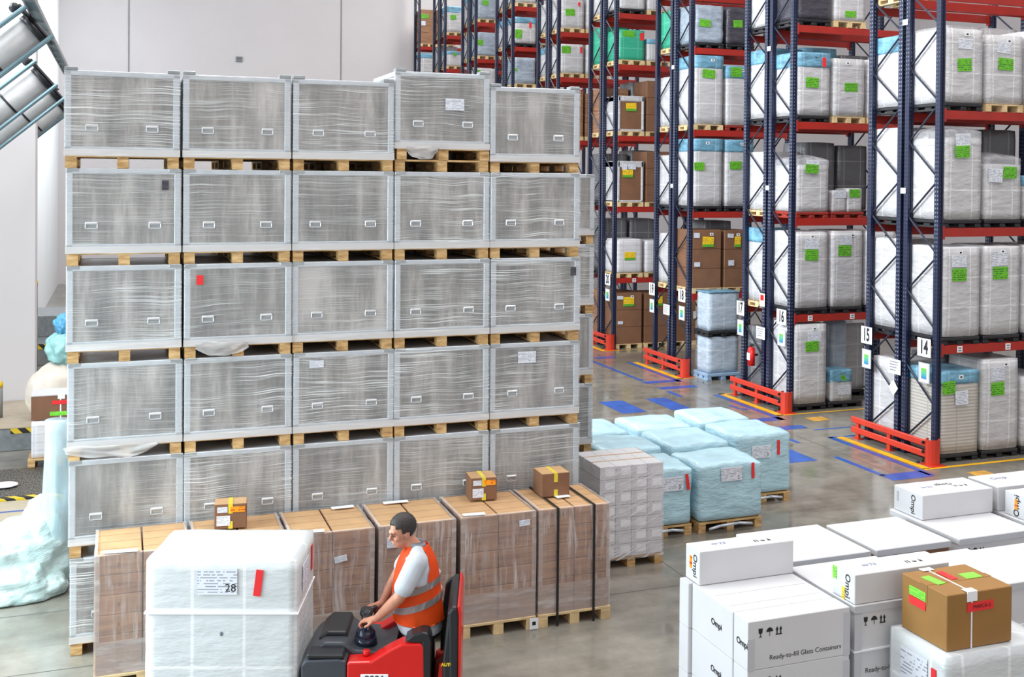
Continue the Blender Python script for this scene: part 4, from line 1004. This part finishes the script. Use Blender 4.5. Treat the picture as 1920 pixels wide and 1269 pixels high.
REAR = [  # rack, level, slot, height, kind, pallet: seen end-on through the frames and above the nearer loads
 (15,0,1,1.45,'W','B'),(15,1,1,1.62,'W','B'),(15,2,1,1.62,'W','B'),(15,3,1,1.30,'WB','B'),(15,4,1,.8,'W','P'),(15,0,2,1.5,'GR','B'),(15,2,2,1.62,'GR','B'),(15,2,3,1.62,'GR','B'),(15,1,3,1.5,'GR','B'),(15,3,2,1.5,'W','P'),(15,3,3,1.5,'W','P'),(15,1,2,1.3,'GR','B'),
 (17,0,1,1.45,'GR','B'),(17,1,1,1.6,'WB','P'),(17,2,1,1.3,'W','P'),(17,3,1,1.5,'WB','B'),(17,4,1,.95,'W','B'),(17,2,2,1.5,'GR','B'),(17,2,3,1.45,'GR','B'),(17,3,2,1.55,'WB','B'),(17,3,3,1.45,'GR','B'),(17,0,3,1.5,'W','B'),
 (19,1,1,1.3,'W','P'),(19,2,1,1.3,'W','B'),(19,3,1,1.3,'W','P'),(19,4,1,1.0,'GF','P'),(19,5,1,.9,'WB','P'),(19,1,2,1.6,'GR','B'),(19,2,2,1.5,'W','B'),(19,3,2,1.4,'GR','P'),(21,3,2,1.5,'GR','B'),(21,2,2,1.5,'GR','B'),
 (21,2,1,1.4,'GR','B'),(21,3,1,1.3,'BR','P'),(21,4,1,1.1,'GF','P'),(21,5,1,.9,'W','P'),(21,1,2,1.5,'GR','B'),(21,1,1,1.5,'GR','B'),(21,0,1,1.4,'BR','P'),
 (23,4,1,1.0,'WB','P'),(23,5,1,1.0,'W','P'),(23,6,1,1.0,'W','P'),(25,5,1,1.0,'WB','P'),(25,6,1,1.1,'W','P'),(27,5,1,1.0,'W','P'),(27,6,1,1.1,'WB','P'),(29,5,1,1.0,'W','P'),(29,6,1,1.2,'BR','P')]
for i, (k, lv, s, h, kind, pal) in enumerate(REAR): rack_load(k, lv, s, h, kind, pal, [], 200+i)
# small items on rack 16
def small_load(x0, x1, y0, y1, z, h, mat, label, name='boxed_goods', lab=None, amp=.01):
    e = empty(name, ((x0+x1)/2, (y0+y1)/2, z), 0, label, 'box')
    link('wrapped_goods', soft_box(x1-x0, y1-y0, h, amp, .02, 6, int(x0*90), mat=mat), e)
    if lab:
        for (t, dx, dz, w, hh) in lab: link(LABNAME[t][0], label_mesh(w, hh, LABNAME[t][1]), e, (dx, -(y1-y0)/2-.003, dz))
    return e
plastic_pallet((13.3, 17.88, .002), .78, .78, .12, 'black plastic pallet under the small blue bag, floor beside rack 16 end load')
small_load(12.96, 13.46, 17.5, 17.95, .124, .60, 'white_wrap', 'small white box with blue film on the floor under rack 16', lab=[('g', .06, .47, .26, .14), ('w', .06, .22, .3, .18)])
link('blue_film_hood', soft_box(.52, .47, .26, .02, .03, 6, 7, mat='blue_hood'), bpy.data.objects[[o.name for o in COL.objects if o.get('label', '').startswith('small white box with blue film')][0]], (0, 0, .36))
small_load(13.32, 13.7, 18.0, 18.28, .124, 1.5, 'bluish_wrap', 'tall bluish wrapped load behind the small blue-topped box under rack 16')
plastic_pallet((13.3, 17.88, LEV[2]+.072), .76, .78, .12, 'red pallet under two small boxes on second beam of rack 16', mat='red_pallet_paint')
small_load(12.94, 13.27, 17.5, 17.9, LEV[2]+.194, .42, 'white_wrap', 'small white carton with white sheet on second beam of rack 16', lab=[('w', .03, .34, .25, .14)])
small_load(13.29, 13.64, 17.5, 17.9, LEV[2]+.194, .46, 'white_wrap', 'small white carton with green label on second beam of rack 16', lab=[('g', .0, .36, .25, .16)])
# two-tier load on blue plastic pallets standing in front of rack 18
plastic_pallet((12.53, 21.02, .002), .84, .62, .15, 'grey-blue plastic pallet on the floor before rack 18', mat='grey_blue_plastic')
small_load(12.15, 12.93, 20.76, 21.28, .155, .80, 'bluish_wrap', 'lower bluish wrapped load of the two-tier pile before rack 18', 'pallet_load', amp=.015)
plastic_pallet((12.53, 21.02, .96), .84, .62, .12, 'dark plastic pallet between the two tiers before rack 18')
small_load(12.15, 12.93, 20.76, 21.28, 1.082, .84, 'bluish_wrap', 'upper bluish wrapped load of the two-tier pile before rack 18', 'pallet_load', amp=.015)
b = MB(); b.box(12.14, 12.94, 20.74, 21.3, 1.925, 1.945, .005); tag(link('card_sheet', b.mesh('card_sheet', 'blue_hood')), 'flat blue film-covered sheet on top of the two-tier pile', 'sheet')

# ================================================================== dock area at the left
b = MB(); b.box(-8, -1.02, 18.8, 20.98, 0, .36, .01); dp_ = link('dock_platform', b.mesh('dock_platform', 'galvanised')); dp_['kind'] = 'structure'; dp_.name = 'trim_1'
b = MB(); b.box(-8, -1.01, 18.79, 20.98, .36, .385, .004); struct('platform_top', b, 'tile_beige', dp_)
b = MB(); b.box(-1.62, -1.02, 18.78, 18.795, .28, .36); struct('hazard_strip', b, 'hazard_stripes', dp_)
b = MB(); b.box(-8, -.7, 16.06, 17.6, .0, .02, .004); g_ = link('trim_2', b.mesh('grating', 'grating')); g_['kind'] = 'structure'
b = MB(); b.box(-8, -.7, 15.94, 16.06, .0, .03); struct('hazard_strip', b, 'hazard_stripes', g_)
b = MB(); b.quad([(-8, 14.2, .0015), (-.9, 14.2, .0015), (-.9, 15.93, .0015), (-8, 15.93, .0015)]); struct('tile_strip', b, 'tile_beige', FLOOR)
for z0, z1, m, y in ((0, .45, 'galvanised', 26), (.45, .72, 'wall_side', 27), (.72, 1.05, 'galvanised', 28.5)):
    pass
b = MB(); b.box(-2.3, -.4, 27, 30, 0, .5, .01); b.box(-2.3, -.4, 28.2, 30, .5, 1.0, .01); q_ = link('trim_3', b.mesh('dock_step', 'galvanised')); q_['kind'] = 'structure'
b = MB(); b.box(-2.3, -.4, 26.98, 27, .38, .5); struct('hazard_strip', b, 'hazard_stripes', q_)
def bollard(x, y, z, h, label, col='bollard_yellow'):
    e = empty('bollard', (x, y, z), 0, label, 'bollard')
    b = MB(); b.cone((0, 0, 0), (0, 0, h), .055, .055, 16); link('post', b.mesh('post', 'bollard_grey', True), e)
    b = MB(); b.cone((0, 0, h), (0, 0, h+.08), .057, .057, 16); b.ell((0, 0, h+.08), (.057, .057, .02)); link('cap', b.mesh('cap', col, True), e)
bollard(-1.86, 19.6, .386, .5, 'grey bollard with yellow cap at the left frame edge')
bollard(-1.62, 24.0, .0, 2.15, 'grey bollard beyond the partition wall edge', 'bollard_yellow')
# carton on white box on pallet
wood_pallet((-.85, 17.86, .022), .86, .6, .12, 'wooden pallet under the white box at the dock, left edge', simple_=True)
small_load(-1.24, -.5, 17.6, 18.1, .144, .56, 'white_printed', 'white wrapped box under the brown carton at the dock')
oc2 = empty('carton', (-.90, 17.86, .71), 0, 'brown carton with red and green labels and white top at the dock', 'carton')
b = MB(); b.box(-.34, .34, -.24, .24, 0, .36, .005); link('box', b.mesh('box', 'carton_dark'), oc2)
b = MB(); b.box(-.345, .345, -.245, .245, .36, .385, .005); link('white_top', b.mesh('white_top', 'white_board'), oc2)
b = MB(); b.box(.06, .08, -.244, -.241, -.3, .37); b.box(.03, .13, -.25, -.241, .31, .39); link('white_strap', b.mesh('white_strap', 'white_strap'), oc2)
link('red_label', label_mesh(.3, .06, 'red_label'), oc2, (.1, -.243, .26)); link('green_label', label_mesh(.24, .06, 'lime_label'), oc2, (.04, -.243, .09))
def blob(name, loc, r, seed, mat, label, cat, amp=.25, frq=3, sub=4, flat=True):
    b = MB(); bmesh.ops.create_icosphere(b.bm, subdivisions=sub, radius=1)
    for v in b.bm.verts:
        p = v.co.copy(); n = mnoise.noise(p*frq+Vector((seed, seed*2, 0)))*.6+(.35-abs(mnoise.noise(p*frq*2.1+Vector((seed*3, 0, 0))))*1.5)*.45+(.3-abs(mnoise.noise(p*frq*4.6+Vector((0, seed, 0))))*1.6)*.2
        p *= 1+amp*n; v.co = Vector((p.x*r[0], p.y*r[1], max(p.z*r[2], -r[2]*.97 if not flat else -loc[2]+.004)))
    return tag(link(name, b.mesh(name, mat, True), None, loc), label, cat)
blob('film_bag', (-.98, 19.25, .80), (.46, .3, .50), 3, 'beige_bag', 'large pale beige plastic bag behind the brown carton at the dock', 'bag', .12, 2, flat=False)
blob('film_bag', (-.88, 19.3, 1.52), (.26, .22, .28), 5, 'teal_bag', 'pale teal plastic bag on top of the beige bag', 'bag', .42, 2.6, flat=False)
blob('film_bag', (-.86, 19.3, 1.93), (.15, .14, .17), 8, 'blue_bag', 'bright blue crumpled film bag topping the bag pile', 'bag', .5, 2.6, flat=False)
blob('plastic_disc', (-1.5, 16.6, .05), (.17, .14, .03), 2, 'paper', 'round white disc lying on the dock grating', 'disc', .02, flat=False)
def heap(lumps, seed, label):
    # soft merged lumps, creased by ridged noise running along the folds
    b = MB()
    for i, (x, y, z, a, c, d) in enumerate(lumps):
        q = bmesh.ops.create_icosphere(b.bm, subdivisions=4, radius=1)
        for v in q['verts']:
            p = v.co.copy(); w = Vector((p.x*1.3+i*3+seed, p.y*1.3, p.z*2.6)); n = mnoise.noise(w)*.16+mnoise.noise(w*2.2)*.07
            w2 = Vector(((p.x+p.z)*2.2+i, (p.x-p.z)*6.5, p.y*2+seed)); n += (.25-abs(mnoise.noise(w2)))*.07
            p *= 1+n; v.co = Vector((x+p.x*a, y+p.y*c, max(.004, z+p.z*d)))
    o = tag(link('film_heap', b.mesh('film_heap', 'scrap_film', True)), label, 'film heap')
    m = o.modifiers.new('r', 'REMESH'); m.mode = 'VOXEL'; m.voxel_size = .016; m.use_smooth_shade = True
    return o
# film heap and hanging film beside the crate stack
heap([(-1.02, 12.75, .2, .62, .5, .46), (-1.3, 12.6, .22, .5, .5, .38), (-.80, 12.75, .3, .28, .35, .5), (-.70, 12.35, .06, .2, .25, .14), (-1.05, 12.35, .1, .42, .35, .26), (-.80, 12.9, .55, .2, .25, .34), (-1.1, 12.6, .3, .34, .3, .3), (-.9, 12.2, .05, .25, .2, .12)], 11, 'heap of pale crumpled stretch film on the floor at lower left')
heap([(-1.75, 12.9, .15, .4, .5, .45), (-2.1, 12.7, .1, .5, .5, .35), (-1.8, 13.3, .2, .4, .4, .5)], 17, 'low lump of crumpled film cut by the left frame edge')
b = MB(); bm = b.bm; rows = []
for j in range(15):
    z = .35+1.4*j/14; row = []
    for i in range(17):
        a = 2*math.pi*i/17; rr = 1+.18*mnoise.noise(Vector((math.cos(a)*2, math.sin(a)*2, z*1.3)))+.05*math.sin(a*7+z)
        row.append(bm.verts.new((.13*rr*math.cos(a)*(1.15-.25*j/14), .16*rr*math.sin(a), z)))
    rows.append(row)
for j in range(14):
    for i in range(17): bm.faces.new((rows[j][i], rows[j][(i+1) % 17], rows[j+1][(i+1) % 17], rows[j+1][i]))
bm.faces.new(rows[-1])
tag(link('film_sack', b.mesh('film_sack', 'hanging_film', True), None, (-.635, 12.65, 0)), 'tall bluish clear film sack standing against the crate stack', 'bag')
# overhead dock door gear
def dock_gear(x, y, z, label):
    e = empty('folding_door_unit', (x, y, z), 0, label, 'door gear', 'tilted door units over the dock')
    b = MB(); L = 1.9; a = math.radians(221); d = Vector((math.cos(a), 0, math.sin(a)))
    b.cone((0, 0, 0), d*L, .165, .165, 28); link('drum', b.mesh('drum', 'duct_steel', True), e)
    
    for q0, q1, q2 in ((-.03, .04, .18), (.55, .58, .172), (1.2, 1.23, .172)):
        b = MB(); b.cone(d*q0, d*q1, q2, q2, 28); link('drum_band', b.mesh('drum_band', 'dark_steel', True), e)
    nrm = Vector((-d.z, 0, d.x))*-1
    for k_, off in enumerate((.27, .34)):
        b = MB(); s_ = nrm*(.22 if k_ == 0 else -.2); b.cone(s_+Vector((0, -.12, 0))-d*.1, s_+Vector((0, -.12, 0))+d*L, .028, .028, 8); link('side_rail', b.mesh('side_rail', 'blue_steel'), e)
    b = MB(); b.cone(nrm*.3-d*.05, nrm*-.26-d*.05, .03, .03, 8); b.ell(nrm*.3, (.06, .06, .06)); link('end_bracket', b.mesh('end_bracket', 'dark_steel'), e)
for x_, y, z_, t in ((-.93, 13.4, 6.06, 'nearest'), (-1.04, 16.6, 5.76, 'second'), (-1.04, 19.0, 5.74, 'third'), (-1.04, 21.8, 5.70, 'fourth')):
    dock_gear(x_, y, z_, 'tilted steel drum of the %s overhead dock door unit at upper left' % t)
e = empty('cable_ladder', (-.90, 12, 6.24), 0, 'long perforated cable ladder running along the dock ceiling at upper left', 'cable ladder')
for x in (-.055, .055):
    b = MB(); b.box(x-.008, x+.008, 0, 22, -.03, .03); link('side_rail', b.mesh('side_rail', 'galvanised'), e)
b = MB(); b.box(-.05, .05, 0, 22, -.0, .004); link('cable_bed', b.mesh('cable_bed', 'blue_steel'), e)
def rung():
    b = MB(); b.box(-.06, .06, -.02, .02, -.03, -.01); return b.mesh('rung', 'galvanised')
RM = rung()
for i in range(26): link('rung', RM, e, (0, .3+i*.85, 0))

# ================================================================== pallet truck
TO = Vector((1.40, 8.51, 0))
tr = empty('pallet_truck', TO, RZ, 'red and dark grey ride-on pallet truck driven by the worker', 'pallet truck')
def part(name, b, mat, parent=None, smooth=False, loc=(0, 0, 0)): return link(name, b.mesh(name, mat, smooth), parent or tr, loc)
b = MB(); b.prism([(.05, .08), (1.22, .08), (1.22, .20), (.93, .22), (.90, .60), (.34, .70), (.02, .68), (.02, .08)], 'y', -.335, .335, .012); part('chassis', b, 'truck_black')
b = MB(); b.prism([(.02, .50), (.36, .50), (.36, .752), (.30, .765), (.05, .755), (.02, .72)], 'y', -.37, -.20, .012); b.box(.02, .05, -.365, -.2, .2, .5, .008); b.box(.31, .35, -.365, -.2, .2, .5, .008); part('battery_frame', b, 'truck_grey')
b = MB(); b.box(.07, .30, -.34, -.21, .22, .60); part('battery', b, 'truck_black')
b = MB(); b.prism([(.36, .20), (.93, .20), (.955, .3), (.945, .86), (.925, .89), (.78, .885), (.68, .835), (.545, .752), (.365, .745)], 'y', -.375, -.22, .014); sp_ = part('side_cover', b, 'truck_red')
b = MB(); b.box(.47, .68, -.382, -.374, .585, .66, .004); pl_ = part('number_plate', b, 'paper', sp_)
lettering('printed_number', pl_, '9006', .075, (.575, -.384, .622), FRONT, 'ink', off=.001)
b = MB(); b.prism([(.36, .20), (.93, .20), (.945, .86), (.78, .885), (.545, .75), (.365, .745)], 'y', .22, .375, .014); part('side_cover', b, 'truck_red')
b = MB(); b.prism([(.0, .68), (.06, .76), (.16, .83), (.32, .83), (.40, .77), (.62, .75), (.72, .80), (.72, .70), (.0, .64)], 'y', -.22, .32, .02); part('hood', b, 'truck_grey')
b = MB(); b.box(.06, .34, -.36, -.2, .76, .80, .012); b.prism([(.10, .80), (.17, .865), (.32, .865), (.34, .80)], 'y', -.10, .3, .015); part('front_cover', b, 'truck_black')
b = MB(); b.ell((.47, -.06, .82), (.08, .08, .09)); b.cone((.47, -.06, .75), (.47, -.06, .82), .095, .082, 24); part('steering_dome', b, 'dome_black', smooth=True)
b = MB(); b.cone((.50, -.26, .755), (.50, -.26, .785), .028, .026, 16); b.ell((.50, -.26, .785), (.03, .03, .012)); part('stop_button', b, 'truck_red', smooth=True)
b = MB(); b.tube([(.47, -.06, .90), (.47, -.05, .96), (.46, -.02, .985)], .035, 12); b.tube([(.49, -.19, .955), (.49, -.08, .985), (.50, 0, .99), (.53, .10, .975), (.54, .17, .955)], .024, 10); b.box(.42, .52, -.06, .06, .955, 1.01, .02); part('tiller', b, 'truck_black', smooth=True)
b = MB(); b.prism([(.93, .20), (.99, .2), (1.0, .90), (.975, .965), (.93, .975), (.86, .955), (.80, .905), (.86, .89), (.93, .89)], 'y', -.37, -.18, .012); b.prism([(.93, .20), (.99, .2), (1.0, .90), (.975, .965), (.86, .955), (.93, .89)], 'y', .18, .37, .012); part('knee_guard', b, 'truck_black')
b = MB(); b.prism([(1.14, .12), (1.20, .12), (1.215, 1.10), (1.195, 1.16), (1.155, 1.165), (1.12, 1.12)], 'y', -.355, .355, .025); b.prism([(1.04, .12), (1.16, .12), (1.17, 1.10), (1.13, 1.15), (1.08, 1.10), (1.04, .8)], 'y', .27, .34, .02); b.prism([(1.09, .12), (1.17, .12), (1.185, 1.08), (1.16, 1.13), (1.12, 1.08), (1.085, .75)], 'y', -.35, -.28, .02); part('backrest', b, 'truck_black')
b = MB(); b.prism([(1.205, .12), (1.22, .12), (1.228, 1.12), (1.21, 1.17), (1.195, 1.165), (1.208, 1.10)], 'y', -.362, .362, .004); b.prism([(.98, .12), (1.15, .12), (1.15, .62), (1.0, .52)], 'y', .20, .36, .01); b.prism([(1.02, .30), (1.15, .30), (1.15, .74), (1.06, .70)], 'y', -.30, -.285); part('backrest_shell', b, 'truck_red')
lettering('warning_text', tr, 'AUTO', .034, (1.125, -.353, .72), FRONT, 'bollard_yellow', off=.002)
b = MB(); b.box(.92, 1.2, -.34, .34, .10, .135, .008); part('platform', b, 'truck_black')
for y in (-.2, .2):
    b = MB(); b.box(-1.15, .04, y-.08, y+.08, .035, .095, .01); part('fork', b, 'fork_steel')
    b = MB(); b.cone((-1.0, y-.06, .036), (-1.0, y+.06, .036), .034, .034, 16); part('fork_wheel', b, 'dark_steel', smooth=True)
for x, y in ((.3, -.28), (.3, .28), (1.0, -.25), (1.0, .25)):
    b = MB(); b.cone((x, y-.03, .075), (x, y+.03, .075), .075, .075, 20); part('wheel', b, 'dark_steel', smooth=True)

# ================================================================== worker
pr = empty('person', TO+.912*e28e-.02*e28n, RZ, 'person in orange vest and grey shirt leaning over the truck tiller', 'person')
PFZ = .135
def remesh(o, vox, sm=8, fac=.5):
    m = o.modifiers.new('r', 'REMESH'); m.mode = 'VOXEL'; m.voxel_size = vox; m.use_smooth_shade = True
    s_ = o.modifiers.new('s', 'SMOOTH'); s_.iterations = sm; s_.factor = fac
HC = Vector((-.165, -.035, 1.635)); HY = math.radians(28)   # head turned towards the camera
HR = Matrix.Rotation(HY, 3, 'Z') @ Matrix.Rotation(math.radians(-14), 3, 'Y')   # local -x = face direction, chin tucked
def hp(x, y, z): return HC + HR @ Vector((x, y, z))
b = MB()
b.ell(hp(.012, 0, .028), (.098, .077, .098), HR); b.ell(hp(-.02, 0, -.045), (.072, .062, .075), HR); b.ell(hp(-.052, 0, -.082), (.036, .04, .028), HR)
b.cone(hp(-.085, 0, .02), hp(-.107, 0, -.022), .010, .016, 10); b.ell(hp(-.105, 0, -.022), (.014, .017, .012), HR)
b.ell(hp(-.082, 0, .030), (.02, .052, .010), HR); b.ell(hp(-.088, 0, -.055), (.010, .024, .005), HR); b.ell(hp(-.087, 0, -.066), (.010, .020, .006), HR)
for s_ in (-1, 1):
    b.ell(hp(.012, s_*.079, -.008), (.022, .010, .034), HR); b.ell(hp(-.06, s_*.044, -.022), (.028, .022, .022), HR)
b.cap((-.045, -.01, 1.48), hp(.02, 0, -.05), .062, .056)
SH = {-1: Vector((-.035, -.195, 1.455)), 1: Vector((-.06, .19, 1.44))}
EL = {-1: Vector((-.165, -.265, 1.205)), 1: Vector((-.22, .25, 1.20))}
WR = {-1: Vector((-.345, -.17, 1.005)), 1: Vector((-.335, .145, 1.0))}
for s_ in (-1, 1):
    b.cap(SH[s_], EL[s_], .056, .047); md = EL[s_].lerp(WR[s_], .35); b.cap(EL[s_], md, .046, .045); b.cap(md, WR[s_], .045, .029)
    # palm resting on the grip, five bent fingers around it
    pc = WR[s_]+Vector((-.055, .012*s_*-1, -.018)); b.cap(WR[s_], pc, .028, .026); b.ell(pc, (.048, .038, .018))
    for f in range(4):
        o0 = pc+Vector((-.030+.004*abs(f-1), (-.030+.020*f), .002)); o1 = o0+Vector((-.034+.003*f, 0, -.006)); o2 = o1+Vector((-.016, 0, -.026)); o3 = o2+Vector((.014, 0, -.018))
        b.cap(o0, o1, .0098, .0092); b.cap(o1, o2, .0092, .0085); b.cap(o2, o3, .0085, .0078)
    t0 = pc+Vector((.018, -.03*s_*-1, -.004)); t1 = t0+Vector((-.022, .018*s_, -.016)); t2 = t1+Vector((-.026, .004*s_, -.012)); b.cap(t0, t1, .012, .011); b.cap(t1, t2, .011, .009)
# trunk and legs under the clothes
b.ell((-.03, 0, 1.36), (.105, .15, .16)); b.ell((-.015, 0, 1.12), (.115, .14, .2)); b.ell((.0, 0, .93), (.11, .145, .12))
for s_ in (-1, 1): b.cap((.0, s_*.09, .90), (-.03, s_*.11, .52), .075, .055); b.cap((-.03, s_*.11, .52), (.02, s_*.11, .22), .052, .04); b.ell((-.02, s_*.11, .175), (.10, .04, .03))
o = link('body', b.mesh('body', 'skin', True), pr); remesh(o, .0055, 5)
b = MB(); b.ell(hp(.020, 0, .042), (.105, .084, .098), HR, 28, 20)
bm = b.bm; inv = HR.transposed()
dl = [v for v in bm.verts if (lambda p: (p.x < -.062 and p.z < .075) or (p.z < .01 and p.x < .03) or p.z < -.045 or (p.x < -.035 and p.z < .045))(inv @ (v.co-HC))]
bmesh.ops.delete(bm, geom=dl, context='VERTS'); bmesh.ops.solidify(bm, geom=bm.faces[:], thickness=-.006)
link('hair', b.mesh('hair', 'hair', True), pr)
for s_ in (-1, 1):
    b = MB(); b.ell(hp(-.086, s_*.030, .006), (.006, .011, .006), HR, 12, 8); link('eye', b.mesh('eye', 'hair', True), pr)
    b = MB(); b.ell(hp(-.093, s_*.032, .030), (.006, .020, .005), HR, 12, 8); link('eyebrow', b.mesh('eyebrow', 'hair', True), pr)
# polo shirt: trunk, sleeves, collar
b = MB(); loft_rings(b, [((-.01, 0, .86), .17, .205), ((-.02, 0, .90), .18, .21), ((-.04, 0, 1.02), .19, .205), ((-.045, 0, 1.2), .172, .195), ((-.045, 0, 1.36), .15, .195), ((-.045, 0, 1.46), .115, .175), ((-.045, 0, 1.52), .065, .09)])
for s_ in (-1, 1): b.cap(SH[s_]+Vector((0, -.02*s_, -.01)), SH[s_].lerp(EL[s_], .72), .086, .078); b.cap(SH[s_]+Vector((0, 0, -.01)), (-.04, s_*.08, 1.48), .07, .06)
o = link('shirt', b.mesh('shirt', 'shirt_grey', True), pr); remesh(o, .009, 6)
b = MB(); loft_rings(b, [((-.05, -.0, 1.50), .082, .082), ((-.062, -.003, 1.54), .078, .075), ((-.068, -.005, 1.556), .070, .068)], 24, False); bmesh.ops.solidify(b.bm, geom=b.bm.faces[:], thickness=.008); link('collar', b.mesh('collar', 'shirt_grey', True), pr)
# hi-vis vest, open at the arms
b = MB(); VR = [((-.03, 0, .95), .203, .225), ((-.042, 0, 1.03), .205, .222), ((-.048, 0, 1.15), .196, .214), ((-.048, 0, 1.26), .184, .21), ((-.047, 0, 1.36), .168, .202), ((-.046, 0, 1.44), .14, .172), ((-.046, 0, 1.50), .104, .128), ((-.048, 0, 1.53), .086, .094)]
loft_rings(b, VR, 40, False); bmesh.ops.solidify(b.bm, geom=b.bm.faces[:], thickness=.008)
bm = b.bm; dl = []
for v in bm.verts:
    s_ = 1 if v.co.y > 0 else -1; c = SH[s_]
    if (v.co.x-c.x)**2/.075**2+(v.co.z-(c.z-.045))**2/.115**2 < 1 and abs(v.co.y) > .10: dl.append(v)
bmesh.ops.delete(bm, geom=dl, context='VERTS')
o = link('vest', b.mesh('vest', 'vest_orange', True), pr)
sb = o.modifiers.new('sub', 'SUBSURF'); sb.levels = 1; sb.render_levels = 1
def ring_at(z):
    for (c0, a0, b0), (c1, a1, b1) in zip(VR, VR[1:]):
        if c0[2] <= z <= c1[2]:
            t = (z-c0[2])/(c1[2]-c0[2]); return (c0[0]+(c1[0]-c0[0])*t, 0, z), a0+(a1-a0)*t, b0+(b1-b0)*t
for z in (1.075, 1.205):
    b = MB(); rr = []
    for dz in (0, .052):
        c, a, q = ring_at(z+dz); rr.append((c, a+.004, q+.004))
    loft_rings(b, rr, 40, False)
    for v in b.bm.verts: v.co.z += (v.co.x+.03)*.28
    bmesh.ops.solidify(b.bm, geom=b.bm.faces[:], thickness=.003); link('reflective_band', b.mesh('reflective_band', 'reflective_band', True), pr)
b = MB(); b.ell((-.01, 0, .87), (.17, .195, .10))
for s_ in (-1, 1): b.cap((.01, s_*.09, .86), (-.03, s_*.11, .52), .098, .075); b.cap((-.03, s_*.11, .52), (.025, s_*.11, .21), .073, .062)
o = link('trousers', b.mesh('trousers', 'trousers', True), pr); remesh(o, .010, 5)
for s_ in (-1, 1):
    b = MB(); b.ell((-.03, s_*.11, .175), (.135, .048, .042)); b.cap((.02, s_*.11, .19), (.02, s_*.11, .23), .05, .05); o = link('shoe', b.mesh('shoe', 'shoe', True), pr)
    b = MB(); b.box(-.165, .09, s_*.11-.045, s_*.11+.045, .136, .15, .008); link('sole', b.mesh('sole', 'truck_black'), o)
